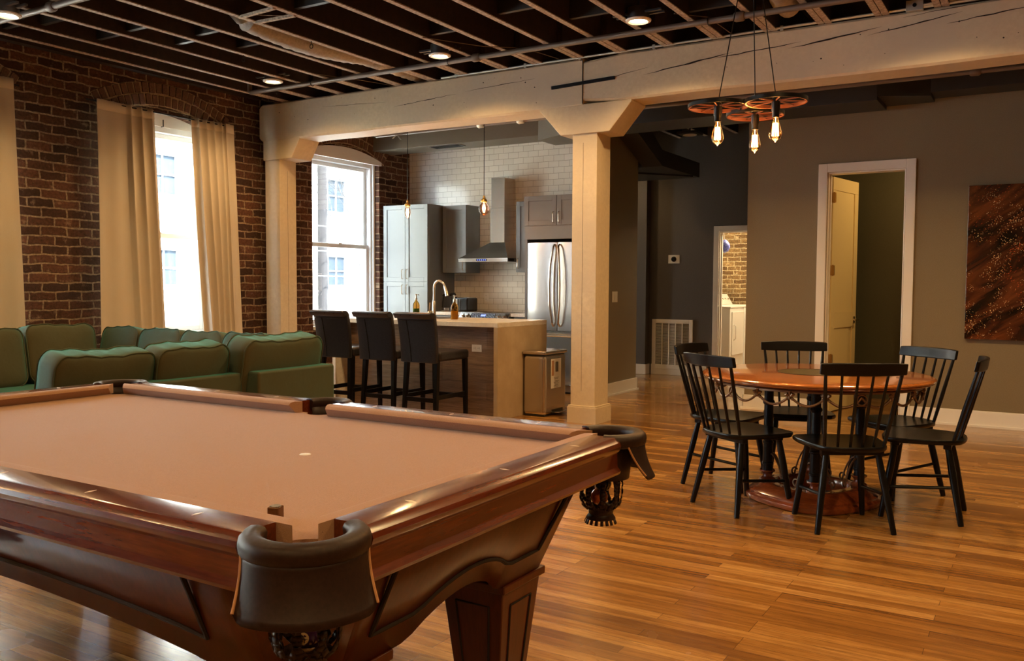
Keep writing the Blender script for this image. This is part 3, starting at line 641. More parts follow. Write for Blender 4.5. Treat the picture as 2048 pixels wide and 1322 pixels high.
# ================================================================== CEILING SERVICES
def can(i, x, y, pw):
    lab = {0: 'lit round can light at the far left above the left curtain', 1: 'lit round can light nearest the brick wall by the beam',
           2: 'lit round can light in the middle, above the kitchen side of the beam', 3: 'lit round can light on the right, nearest the wheel chandelier'}.get(i) or 'can light overhead, %s from the brick wall, over the %s' % ({-6.6: 'one', -4.65: 'two', -4.73: 'two', -2.7: 'three', -2.78: 'three', -.72: 'four', 1.35: 'five'}[x], {6.42: 'round table', 3.67: 'far side of the pool table', 1.2: 'near side of the pool table', -1.4: 'space behind the camera'}.get(y, 'beam'))
    z = 3.335 if y > 5 else 3.25
    t_ = thing('can_light', lab, 'ceiling light', (x, y, z), 0, 'can lights hung between the joists')
    MB().lathe([(.066, .002), (.078, -.006), (.098, 0), (.100, .010), (.085, .014)], (x, y, z), 28, caps=False).build('trim_ring', M['white_trim'], t_)
    MB().lathe([(.001, .006), (.066, .006)], (x, y, z), 24).build('lamp_lens', M['lamp_disc'], t_)
    mb = MB().lathe([(.085, .014), (.085, .10), (.001, .10)], (x, y, z), 20, caps=False); mb.tube([(x, y, z+.10), (x, y, 3.72)], .008, 6); mb.box(x-.2, x+.2, y+.02, y+.045, z+.05, z+.065); mb.box(x-.2, x+.2, y-.045, y-.02, z+.05, z+.065)
    mb.build('housing', M['steel_dark'], t_)
    s_ = spot('can_lamp', (x, y, z-0.02), CAN_W*pw); s_.parent = t_; s_.location = (0, 0, -0.02)
for i, (x, y, pw) in enumerate(CANS): can(i, x, y, pw)

def pipe(name, label, pts, r, mt, extra=None, cat='pipe'):
    t_ = thing(name, label, cat, pts[0])
    MB().tube(pts, r, 12).build('pipe_run', mt, t_)
    if extra: extra(t_)
    return t_
def couplings(xs, y, z, r, mt):
    def f(t_):
        for x in xs:
            MB().tube([(x-.035, y, z), (x-.02, y, z), (x+.02, y, z), (x+.035, y, z)], [r*1.25, r*1.5, r*1.5, r*1.25], 12).build('coupling', mt, t_)
    return f
def P1(t_):
    for x in (-4.45, -2.06, 0.9): MB().tube([(x-.04, 6.66, 3.325), (x-.025, 6.66, 3.325), (x+.025, 6.66, 3.325), (x+.04, 6.66, 3.325)], [.030, .038, .038, .030], 12).build('coupling', M['pipe'], t_)
    for x in (-6.45, -4.75, -2.30, 0.2):
        MB().tube([(x, 6.66+.03*math.cos(a_), 3.325+.03*math.sin(a_)) for a_ in [2*PI*k/12 for k in range(12)]], .004, 5, closed=True).tube([(x, 6.66, 3.355), (x, 6.66, 3.56)], .003, 5).build('hanger_ring', M['blackm'], t_)
pipe('sprinkler_pipe', 'long painted sprinkler pipe running just in front of the timber beam', [(-7.36, 6.66, 3.42), (-7.36, 6.66, 3.345), (-7.34, 6.66, 3.325), (3.8, 6.66, 3.325)], .024, M['pipe'], P1)
def P2(t_):
    for x in (-6.35, -4.4): MB().tube([(x-.04, 3.86, 3.325), (x-.025, 3.86, 3.325), (x+.025, 3.86, 3.325), (x+.04, 3.86, 3.325)], [.030, .038, .038, .030], 12).build('coupling', M['pipe'], t_)
    for x in (-6.75,): MB().tube([(x, 3.86+.03*math.cos(a_), 3.325+.03*math.sin(a_)) for a_ in [2*PI*k/12 for k in range(12)]], .004, 5, closed=True).tube([(x, 3.86, 3.355), (x, 3.86, 3.56)], .003, 5).build('hanger_ring', M['blackm'], t_)
pipe('sprinkler_pipe', 'painted sprinkler pipe crossing the top left corner behind the can light', [(-7.9, 3.86, 3.325), (3.8, 3.86, 3.325)], .024, M['pipe'], P2)
def P3(t_):
    for x in (-5.25, -4.75, -0.55): MB().tube([(x-.04, 7.95, 3.0), (x-.025, 7.95, 3.0), (x+.025, 7.95, 3.0), (x+.04, 7.95, 3.0)], [.028, .036, .036, .028], 12).build('coupling', M['galv'] if x < -4 else M['pipe'], t_)
    mb = MB(); mb.bar((-6.42, 7.95, 3.02), (-6.34, 7.95, 2.93), .02, .006); mb.bar((-6.36, 7.95, 3.02), (-6.46, 7.95, 2.95), .02, .006); mb.tube([(-6.40, 7.95, 3.02), (-6.40, 7.95, 3.3)], .004, 5); mb.build('pipe_clip', M['galv'], t_)
pipe('sprinkler_pipe', 'pipe running behind the timber beam above the island and the dining side', [(-6.72, 7.95, 3.07), (-6.72, 7.95, 3.01), (-6.70, 7.95, 3.0), (3.8, 7.95, 3.0)], .021, M['pipe'], P3)
# conduit and small iron on the beam face
mb = MB(); mb.tube([(-5.28, 7.272, 3.362), (-3.6, 7.272, 3.366), (-1.2, 7.272, 3.372), (3.5, 7.272, 3.38)], .011, 8)
cd = thing('electrical_conduit', 'grey metal conduit clipped along the top edge of the timber beam', 'conduit', (-5.28, 7.272, 3.35)); mb.build('conduit_run', M['galv'], cd)
for x in (-5.1, -4.3, -3.72, -3.0, -1.9): MB().box(x-.012, x+.012, 7.262, 7.292, 3.345, 3.385).build('conduit_clip', M['galv'], cd)
jb = thing('junction_box', 'small green-grey metal junction box on the top of the timber beam', 'junction box', (-0.92, 7.28, 3.38))
MB().box(-0.98, -0.86, 7.255, 7.30, 3.35, 3.43).build('box_body', M['galv'], jb, bevel=.003); MB().lathe([(.001, 0), (.014, 0), (.014, .004)], (0, 0, 0), 12, 0, Matrix.Translation((-0.92, 7.255, 3.39)) @ Matrix.Rotation(PI/2, 4, 'X')).build('knockout', M['blackm'], jb)
MB().tube([(-0.86, 7.265, 3.385), (-0.5, 7.265, 3.40), (0.2, 7.265, 3.41), (1.2, 7.265, 3.42)], .010, 8).build('flexible_conduit', M['galv'], jb)
st = MB().bar((-4.02, 7.281, 3.125), (-3.375, 7.281, 3.148), .018, .030).build('iron_strap', M['blackm'], bevel=.003); tag(st, 'short dark iron strap lying across the beam face over the post', 'iron strap')
tag(MB().tube([(-3.72, 7.283, 3.342), (-3.698, 7.283, 3.34), (-3.698, 7.283, 2.95)], .0035, 6).build('vertical_rod', M['blackm']), 'thin dark rod down the beam joint over the post', 'rod')
# ducts
kd = thing('kitchen_duct', 'olive painted rectangular duct along the top of the kitchen tile wall', 'duct', (-6.6, 9.5, 3.10))
MB().box(WX+.005, -5.35, 9.36, 9.80, 3.10, 3.33).build('duct_body', M['duct'], kd, bevel=.004)
mb = MB(); mb.box(-7.02, -6.55, 9.40, 9.56, 3.088, 3.10)
mb.build('duct_register', M['steel_dark'], kd); mb = MB()
for k in range(7): mb.box(-7.0, -6.57, 9.412+.02*k, 9.420+.02*k, 3.082, 3.09)
mb.build('register_louvre', M['blackm'], kd)
MB().prism([(-5.35, 9.36), (-5.35, 9.80), (-4.47, 9.80), (-4.47, 8.9)], 'z', 3.04, 3.33).build('duct_elbow', M['duct'], kd)
dd = thing('dining_duct', 'black-painted rectangular duct along the top of the dining wall', 'duct', (-2.8, 8.7, 2.95))
MB().box(-4.30, -1.36, 8.48, 9.02, 2.955, 3.25).build('duct_body', M['duct_dark'], dd, bevel=.004)
MB().prism([(-1.36, 8.48), (-1.36, 9.02), (-0.95, 9.02), (-0.95, 8.70)], 'z', 2.99, 3.25).build('duct_reducer', M['duct_dark'], dd)
MB().box(-0.95, 3.8, 8.70, 9.02, 3.02, 3.25).build('duct_branch', M['duct_dark'], dd, bevel=.004)
hd = thing('hall_duct', 'black boxed duct turning down low over the hall', 'duct', (-4.5, 11, 2.73))
mb = MB().box(-4.95, -4.045, 10.12, 11.45, 2.735, 2.93); mb.prism([(10.12, 2.735), (10.12, 2.93), (9.5, 3.25), (9.3, 3.25), (9.3, 3.05)], 'x', -4.30, -4.045)
mb.build('duct_body', M['duct_dark'], hd, bevel=.004); MB().bar((-4.95, 10.0, 2.72), (-4.06, 11.2, 2.725), .05, .02).build('duct_rail', M['duct_dark'], hd)
fd = thing('flexible_duct', 'pale insulated flexible duct sagging between two joists', 'duct', (-5.65, 5.1, 3.4))
pts = [(-5.66+.03*math.sin(t_*3), 5.06+2.42*t_, 3.455-.055*math.sin(PI*min(1, t_*1.7))+.03*t_) for t_ in [i/60 for i in range(61)]]
rr = [.10+.004*math.sin(i*2.2)+(-.05 if i == 0 else 0)+random.uniform(-.002, .002) for i in range(61)]
MB().tube(pts, rr, 18).build('duct_sleeve', M['flex'], fd)
MB().tube([(-5.66, 5.08, 3.46), (-5.66, 5.02, 3.5), (-5.62, 4.9, 3.62)], [.085, .09, .09], 14).build('duct_collar', M['steel_dark'], fd)
f2 = thing('flexible_duct', 'pale flexible duct above the chandelier cords at the top of the picture', 'duct', (-1.85, 6.0, 3.4))
MB().tube([(-1.80+.02*math.sin(i*.4), 4.9+.05*i, 3.50) for i in range(46)], [.095+.003*math.sin(i*2.1) for i in range(46)], 16).build('duct_sleeve', M['flex'], f2)
for nm, x, y, l_ in (('a', -6.301, 5.634, 'small iron ring hook under a joist, nearer the left curtain'), ('b', -5.443, 5.612, 'small iron ring hook under a joist, beside the flexible duct')):
    mb = MB().tube([(x, y, 3.38), (x, y, 3.335)], .003, 6); mb.tube([(x+.018*math.cos(a_), y, 3.318+.018*math.sin(a_)) for a_ in [2*PI*k/14 for k in range(14)]], .0035, 6, closed=True)
    tag(mb.build('ring_hook', M['blackm']), l_, 'hook', 'ring hooks under the joists')
for pts, l_ in (([(-4.55, 6.0, 3.36), (-4.2, 6.4, 3.33), (-4.05, 6.66, 3.36), (-3.95, 6.9, 3.36), (-3.9, 7.2, 3.36)], 'thin cable drooping along a joist in the middle of the ceiling'),
                ([(-6.25, 6.5, 3.36), (-6.05, 6.9, 3.36), (-5.95, 7.28, 3.37)], 'thin wire from the pipe to the beam beside the left can light'),
                ([(-2.5, 6.45, 3.36), (-2.35, 6.8, 3.40), (-2.3, 7.27, 3.37)], 'thin wire from the right can light to the beam')):
    tag(MB().tube(pts, .004, 5).build('loose_cable', M['pipe']), l_, 'cable')
hr = thing('recessed_light', 'small unlit pale recessed light in the dark hall ceiling', 'ceiling light', (-3.97, 10.85, 3.2))
MB().lathe([(.001, .01), (.06, .01), (.085, 0), (.09, .008), (.06, .02)], (-3.97, 10.85, 3.2), 24, caps=False).build('trim_ring', M['white_trim'], hr); MB().box(-4.1, -3.84, 10.72, 10.98, 3.212, 3.24).build('mounting_plate', M['duct_dark'], hr)
MB().tube([(-3.97, 10.85, 3.24), (-3.97, 10.85, 3.72)], .01, 6).build('stem', M['duct_dark'], hr)

spot('hall_fill_lamp', (-5.6, 11.0, 3.3), 22, WARM)  # added lamp, out of view, to lift the dark hall walls
# ================================================================== CHANDELIER
CHX, CHY = -1.57, 5.30
ch = thing('wheel_chandelier', 'black three-wheel chandelier with three glowing teardrop bulbs over the round table', 'chandelier', (CHX, CHY, 3.37))
MB().lathe([(.001, .0), (.07, 0), (.075, -.012), (.06, -.03), (.001, -.035)], (CHX, CHY, 3.37), 24).build('ceiling_canopy', M['blackm'], ch)
for k, (x, y, z, sz) in enumerate(((-1.729, 5.20, 2.372, .178), (-1.384, 5.20, 2.366, .178), (-1.590, 5.50, 2.358, .176))):
    MB().tube([(CHX+(x-CHX)*.1, CHY+(y-CHY)*.1, 3.35), (x, y, z+.02)], .0032, 6).build('cord', M['blackm'], ch)
    mb = MB(); n = 40
    mb.lathe([(sz-.010, .010), (sz, .012), (sz, -.010), (sz-.004, -.012)], (x, y, z), n, caps=False); mb.lathe([(sz-.004, -.012), (sz-.012, -.010), (sz-.010, .010)], (x, y, z), n, 1, caps=False)
    wh = mb.build('wheel_rim', [M['blackm'], M['red_copper']], ch)
    for q in range(8):
        a_ = 2*PI*q/8+k; MB().bar((x+.02*math.cos(a_), y+.02*math.sin(a_), z), (x+(sz-.006)*math.cos(a_+.18), y+(sz-.006)*math.sin(a_+.18), z-.004), .0045, .007, 0).build('spoke', M['red_copper'], wh)
    MB().lathe([(.001, .03), (.012, .028), (.024, .012), (.024, -.055), (.021, -.060), (.021, -.095), (.001, -.095)], (x, y, z), 20).build('bulb_socket', M['blackm'], ch)
    zb = z-.093
    bl = MB().lathe([(.014, 0), (.016, -.01), (.018, -.02), (.029, -.055), (.036, -.085), (.037, -.098), (.032, -.118), (.018, -.134), (.004, -.140), (.001, -.144)], (x, y, zb), 22).build('bulb', M['bulb_glass'], ch)
    mb = MB()
    for q in range(8):
        a_ = 2*PI*q/8; mb.tube([(x+.013*math.cos(a_), y+.013*math.sin(a_), zb-.034), (x+.017*math.cos(a_+.25), y+.017*math.sin(a_+.25), zb-.108)], .0038, 5)
    mb.tube([(x, y, zb), (x, y, zb-.1)], .003, 5)
    mb.build('filament', M['filament'], bl)
    l = point('bulb_lamp', (x, y, zb-.07), 13, (1, .50, .18), .018); l.parent = bl; off = ch.location; l.location = Vector((x, y, zb-.07))-off

# ================================================================== PENDANTS over the island
def pendant(x, label, kind):
    y = 7.8; z = 2.185
    p = thing('pendant_light', label, 'pendant light', (x, y, 3.37), 0, 'brass pendants over the island')
    MB().tube([(x, y, 3.72), (x, y, z+.03)], .0035, 6).build('cord', M['blackm'], p)
    MB().lathe([(.001, .045), (.006, .042), (.012, .03), (.014, .012), (.026, .004), (.034, -.012), (.034, -.026), (.024, -.03), (.001, -.03)], (x, y, z), 20).build('lamp_cap', M['brass'], p)
    zb = z-.03
    if kind: prof = [(.020, 0), (.044, -.03), (.056, -.062), (.052, -.095), (.034, -.122), (.012, -.136), (.001, -.138)]
    else: prof = [(.020, 0), (.034, -.035), (.036, -.07), (.028, -.105), (.010, -.130), (.001, -.134)]
    b_ = MB().lathe(prof, (x, y, zb), 22).build('bulb', M['bulb_pink'], p)
    mb = MB()
    for q in range(7):
        a_ = 2*PI*q/7; mb.tube([(x+.010*math.cos(a_), y+.010*math.sin(a_), zb-.025), (x+.016*math.cos(a_+.3), y+.016*math.sin(a_+.3), zb-.065), (x+.008*math.cos(a_+.4), y+.008*math.sin(a_+.4), zb-.105)], .0020, 5)
    mb.build('filament', M['filament_small'], b_)
    l = point('pendant_lamp', (0, 0, 0), 9, (1, .55, .22), .02); l.parent = b_; l.location = Vector((x, y, zb-.07))-p.location
pendant(-6.127, 'brass pendant with a slim glowing bulb in front of the tall blue-grey cabinet', 0)
pendant(-5.109, 'brass pendant with a round glowing bulb beside the range hood chimney', 1)

# ================================================================== POOL TABLE
TX0, TX1, TY0, TY1, TZ = -3.868, -1.125, 1.137, 2.690, 0.82
TCX, TCY = (TX0+TX1)/2, (TY0+TY1)/2
pt = thing('pool_table', 'mahogany pool table with camel cloth and leather pockets in the foreground', 'pool table', (TCX, TCY, 0))
# cloth bed
cl = MB(); i_ = .10; a0, a1, b0, b1 = TX0+i_, TX1-i_, TY0+i_, TY1-i_
c_ = .085; s_ = .055; pd = .030
def arcpts(cx, cy, r, t0, t1, n=8): return [(cx+r*math.cos(t0+(t1-t0)*k/n), cy+r*math.sin(t0+(t1-t0)*k/n)) for k in range(n+1)]
poly = []
poly += arcpts(TCX, b0-.02, s_, math.radians(160), math.radians(20))
poly += arcpts(a1, b0, c_, math.radians(180), math.radians(90))
poly += arcpts(a1, b1, c_, math.radians(270), math.radians(180))
poly += arcpts(TCX, b1+.02, s_, math.radians(340), math.radians(200))
poly += arcpts(a0, b1, c_, 0, -PI/2)
poly += arcpts(a0, b0, c_, PI/2, 0)
cl.prism(poly, 'z', .715, .775)
bed = cl.build('bed_cloth', M['cloth'], pt)
# rails + cushions
PR_W = [(.016, .700), (.004, .706), (.0, .715), (.012, .728), (.014, .770), (.004, .782), (.0, .794), (.004, .805), (.013, .811), (.020, .8185), (.026, .82), (.104, .82), (.104, .775), (.06, .70)]
PR_C = [(.1045, .8195), (.135, .821), (.150, .816), (.157, .807), (.150, .799), (.132, .776), (.1045, .774)]
def rail(axis, out, sgn, s0, s1, e0, e1, mat_):
    """axis 'x': runs along x at y=out, inward = sgn*y. e0,e1 kinds of the ends: 'c' corner, 's' side"""
    def sweep(prof, f):
        mb = MB(); n = len(prof); vs = []
        for end in (0, 1):
            for d, z in prof:
                s = (s0+f(d, e0)) if end == 0 else (s1-f(d, e1)); q = out+sgn*d
                vs.append((s, q, z) if axis == 'x' else (q, s, z))
        fs = [tuple(range(n)), tuple(range(2*n-1, n-1, -1))]+[(k, (k+1) % n, n+(k+1) % n, n+k) for k in range(n)]
        return mb.add(vs, fs)
    rw = sweep(PR_W, lambda d, e: 0)
    L = s1-s0
    sights = []
    for k in range(3):
        s = (s0+L*(k+.5)/3); q = out+sgn*.062; h = .015
        v = [(s-h*.30, q), (s, q-h), (s+h*.30, q), (s, q+h)] if axis == 'x' else [(s-h, q), (s, q-h*.30), (s+h, q), (s, q+h*.30)]
        if axis == 'y': v = [(q-h, s), (q, s-h*.30), (q+h, s), (q, s+h*.30)]
        sights.append(v)
    r_ = rw.build('rail', mat_, pt, ang=28)
    for v in sights: MB().prism(v, 'z', .8185, .8206).build('sight', M['sight'], r_)
    cu = sweep(PR_C, lambda d, e: (d-.1045)*(1.15 if e == 'c' else .45)+(-.045 if e == 'c' else -.01))
    cu.build('cushion', M['cloth'], r_, ang=40)
PC, PS = .185, .085
rail('x', TY0, 1, TX0+PC, TCX-PS, 'c', 's', M['mahog']); rail('x', TY0, 1, TCX+PS, TX1-PC, 's', 'c', M['mahog'])
rail('x', TY1, -1, TX0+PC, TCX-PS, 'c', 's', M['mahog']); rail('x', TY1, -1, TCX+PS, TX1-PC, 's', 'c', M['mahog'])
rail('y', TX0, 1, TY0+PC, TY1-PC, 'c', 'c', M['mahog_y']); rail('y', TX1, -1, TY0+PC, TY1-PC, 'c', 'c', M['mahog_y'])
# pockets
def pocket(cx, cy, ang, corner=True, ball=None):
    """ang: outward direction"""
    p = thing('pocket', None, None, (cx, cy, 0)); p.parent = pt; p.location = Vector((cx, cy, 0))-pt.location; 
    span = math.radians(116 if corner else 88); R = .098 if corner else .085
    prof = [(-.016, .800), (-.018, .812), (-.012, .821), (.002, .825), (.018, .823), (.027, .815), (.030, .803), (.028, .788), (.022, .782), (-.010, .782), (-.016, .79)]
    mb = MB(); N = 20; n = len(prof); vs = []
    for k in range(N+1):
        t_ = ang-span+2*span*k/N
        for dr, z in prof: vs.append((cx+(R+dr)*math.cos(t_), cy+(R+dr)*math.sin(t_), z))
    fs = [tuple(range(n)), tuple(N*n+k for k in range(n-1, -1, -1))]+[(k*n+j, k*n+(j+1) % n, (k+1)*n+(j+1) % n, (k+1)*n+j) for k in range(N) for j in range(n)]
    mb.add(vs, fs).build('pocket_rim', M['pocket_leather'], p, ang=60)
    # inner liner
    mb = MB().grid(lambda u, v_: (cx+(R-.014-.015*v_)*math.cos(ang-span+2*span*u), cy+(R-.014-.015*v_)*math.sin(ang-span+2*span*u), .80-.13*v_), 18, 3)
    mb.build('pocket_liner', M['pocket_leather'], p, solid=.004)
    if corner:
        # flaring leather shield
        def fn(u, v_):
            t_ = ang+(u-.5)*2*math.radians(78-20*v_); rr_ = R+.024+.004*v_+.030*v_*v_
            cr = max(0, abs(u-.5)*2-.82)/.18
            z = .792-.112*v_*(1-.14*cr*cr)
            return (cx+rr_*math.cos(t_), cy+rr_*math.sin(t_), z)
        fl = MB().grid(fn, 22, 8).build('leather_shield', M['leather_dark'] if 0 else M['pocket_leather'], p, solid=.005)
        for e in (0, 1): MB().tube([fn(e, k/8) for k in range(9)], .0032, 6).build('shield_edge', M['leather_edge'], fl)
        MB().tube([fn(k/22, 0) for k in range(23)], .0028, 6).build('shield_seam', M['leather_edge'], fl)
    # basket
    bx, by = (cx-.02*math.cos(ang), cy-.02*math.sin(ang)) if corner else (cx, cy)
    mb = MB(); nst = 9
    prf = [(.062, .72), (.064, .69), (.070, .65), (.070, .61), (.060, .58), (.040, .562), (.036, .550), (.050, .532)]
    def pt_at(t_, z):
        for (r0, z0), (r1, z1) in zip(prf, prf[1:]):
            if z1 <= z <= z0: f = (z-z0)/(z1-z0); r = r0+(r1-r0)*f; return (bx+r*math.cos(t_), by+r*math.sin(t_), z)
        return (bx+.05*math.cos(t_), by+.05*math.sin(t_), z)
    for d in (1, -1):
        for k in range(nst):
            a_ = 2*PI*k/nst; pts = []
            for q in range(13):
                z = .72-.150*q/12; w_ = math.sin(q/12*PI*2)*.5*d*(PI/nst)*1.0+d*q/12*2*PI/nst
                pts.append(Vector(pt_at(a_+w_, z)))
            for q in range(12):
                m_ = (pts[q]+pts[q+1])/2; rad = Vector((m_.x-bx, m_.y-by, 0)).normalized(); dd_ = (pts[q+1]-pts[q]).normalized(); tn = dd_.cross(rad)
                mb.add([pts[q]+tn*.0075, pts[q]-tn*.0075, pts[q+1]-tn*.0075, pts[q+1]+tn*.0075], [(0, 1, 2, 3)])
    mb.lathe([(.062, .735), (.064, .70)], (bx, by, 0), 20, caps=False)
    mb.lathe([(.050, .575), (.040, .565), (.037, .550), (.047, .534)], (bx, by, 0), 20, caps=False)
    for k in range(18):
        a_ = 2*PI*k/18; e = .10; mb.add([(bx+.047*math.cos(a_-e), by+.047*math.sin(a_-e), .534), (bx+.047*math.cos(a_+e), by+.047*math.sin(a_+e), .534), (bx+.053*math.cos(a_+e), by+.053*math.sin(a_+e), .520), (bx+.053*math.cos(a_-e), by+.053*math.sin(a_-e), .520)], [(0, 1, 2, 3)])
    mb.build('pocket_basket', M['pocket_leather'], p, solid=.0025)
    return bx, by
q_ = .092
NB = pocket(TX1-q_, TY0+q_, math.radians(-45)); FB = pocket(TX1-q_, TY1-q_, math.radians(45)); pocket(TX0+q_, TY1-q_, math.radians(135)); pocket(TX0+q_, TY0+q_, math.radians(225))
pocket(TCX, TY0+.055, math.radians(-90), False); pocket(TCX, TY1-.055, math.radians(90), False)
# cabinet body with arched skirts
def cabinet():
    cT = (1.290, .690); cB = (1.150, .560); chT, chB = .20, .10
    def corners(h, ch): return [(h[0], -h[1]+ch), (h[0], h[1]-ch), (h[0]-ch, h[1]), (-h[0]+ch, h[1]), (-h[0], h[1]-ch), (-h[0], -h[1]+ch), (-h[0]+ch, -h[1]), (h[0]-ch, -h[1])]
    T, B = corners(cT, chT), corners(cB, chB); mb = MB(); rails_ = []
    for k in range(8):
        t0, t1, u0, u1 = T[k], T[(k+1) % 8], B[k], B[(k+1) % 8]; N = 24 if k % 2 == 0 else 4
        cols = []; lines = []
        for q in range(N+1):
            u = q/N; top = (t0[0]+(t1[0]-t0[0])*u, t0[1]+(t1[1]-t0[1])*u); bot = (u0[0]+(u1[0]-u0[0])*u, u0[1]+(u1[1]-u0[1])*u)
            if k % 2 == 0:
                wv = abs(2*u-1); long_ = k in (2, 6); fl_ = .78 if long_ else .42
                arch = (.060 if long_ else .075)*(0 if wv > fl_ else (math.cos(wv/fl_*PI/2)**.8))+(.012 if wv < fl_ else 0)
            else: arch = 0
            zb = .405+arch; f = (.715-zb)/(.715-.405)
            cols.append([(TCX+top[0]+(bot[0]-top[0])*f*g, TCY+top[1]+(bot[1]-top[1])*f*g, .715+(zb-.715)*g) for g in (0, .5, 1)])
            ga = f*.74
            lines.append((TCX+top[0]+(bot[0]-top[0])*ga, TCY+top[1]+(bot[1]-top[1])*ga, .715-(.310)*ga+.004))
        vs = [v for c in cols for v in c]; fs = []
        for q in range(N):
            for j in range(2): fs.append((q*3+j, (q+1)*3+j, (q+1)*3+j+1, q*3+j+1))
        mb.add(vs, fs)
        if k % 2 == 0:
            nx = (T[k][0]+T[(k+1) % 8][0])/2; ny = (T[k][1]+T[(k+1) % 8][1])/2; L = math.hypot(nx, ny); nx, ny = nx/L*.003, ny/L*.003
            e = 2; seg = [(a+nx, b+ny, c) for a, b, c in lines[e:-e]]
            up0 = cols[e][0]; up1 = cols[-e-1][0]
            lp = [(up0[0]+nx, up0[1]+ny, .69)]+seg+[(up1[0]+nx, up1[1]+ny, .69)]
            rails_.append(lp)
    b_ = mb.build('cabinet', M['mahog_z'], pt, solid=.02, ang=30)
    for lp in rails_: MB().tube(lp, .006, 6).build('cabinet_moulding', M['crack'], b_)
    MB().box(TCX-1.05, TCX+1.05, TCY-.46, TCY+.46, .56, .70).build('slate_frame', M['mahog_z'], pt)
cabinet()
for sx, lx in ((1, -1.465), (-1, -3.40)):
    for ly in (2.285, 1.525):
        mb = MB(); c = (lx, ly)
        mb.frustum((*c, .407), (.125, .125), (*c, .380), (.125, .125)); mb.frustum((*c, .380), (.112, .112), (*c, .05), (.078, .078)); mb.frustum((*c, .05), (.095, .095), (*c, 0.0), (.095, .095))
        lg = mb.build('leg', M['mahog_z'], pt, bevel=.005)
        mb = MB()
        for a_ in range(4):
            R_ = Matrix.Translation((lx, ly, 0)) @ Matrix.Rotation(a_*PI/2, 4, 'Z')
            f = lambda y_, z_: (.0785+(.112-.0785)*(z_-.05)/.33+.0005, y_, z_)
            q = [f(-.06, .33), f(.06, .33), f(.045, .10), f(-.045, .10), f(-.06, .33)]
            mb.tube(q, .004, 5, 0, R_)
        mb.build('panel_moulding', M['crack'], lg)
def ball(name, c, mt, label, rot=None, num=None):
    t_ = thing(name, label, 'ball', (c[0], c[1], c[2]-.0285)); MB().sphere(c, .0285, 28).build('ball_shell', mt, t_)
    if num:
        d = Vector(rot).normalized(); u = d.cross(Vector((0, 0, 1))).normalized(); w_ = u.cross(d); cc = Vector(c)
        ring = []
        for k in range(18):
            a_ = 2*PI*k/18; v = (d+(u*math.cos(a_)+w_*math.sin(a_))*.42).normalized(); ring.append(cc+v*.0288)
        MB().add([cc+d*.0289]+ring, [(0, k+1, (k+1) % 18+1) for k in range(18)]).build('number_spot', M['cream_spot'], t_)
        P_ = lambda a, b: cc+(d+u*a+w_*b).normalized()*.0293
        MB().tube([P_(.08, .20), P_(-.14, -.04), P_(.16, -.04)], .0011, 5).tube([P_(.07, .06), P_(.05, -.2)], .0011, 5).build('number_mark', M['crack'], t_)
ball('pool_ball', (NB[0], NB[1], .60), M['ball_purple'], 'dark purple ball with a cream number spot in the nearest corner pocket basket', (.62, -1, .35), 4)
ball('pool_ball', (FB[0]+.01, FB[1]-.008, .652), M['ballblack'], 'glossy black ball in the basket of the right-hand corner pocket')
ball('pool_ball', (FB[0]-.01, FB[1]+.008, .602), M['ball_orange'], 'dark orange ball low in the basket of the right-hand corner pocket')
ck = thing('chalk_cube', 'small dark billiard chalk cube standing near the nearest corner pocket', 'chalk', (-1.452, 1.375, .775), math.radians(20))
mx = Matrix.Translation((-1.438, 1.365, 0)) @ Matrix.Rotation(.35, 4, 'Z')
o_ = MB().box(-.014, .014, -.014, .014, 0, .029).build('chalk_body', mat('brown_foil_paper', (.16, .075, .03), .25, .6), ck, local=True, bevel=.003)
MB().lathe([(.001, .0275), (.009, .0275), (.0105, .0298), (.0125, .030)], (0, 0, 0), 16).build('chalk_top', M['grille_dark'], ck, local=True)
tag(MB().lathe([(.001, .7765), (.016, .7762), (.0175, .7752)], (-1.928, 1.948, 0), 24).build('foot_spot', M['white_plastic'], None), 'small white round spot sticker on the camel cloth', 'spot sticker')

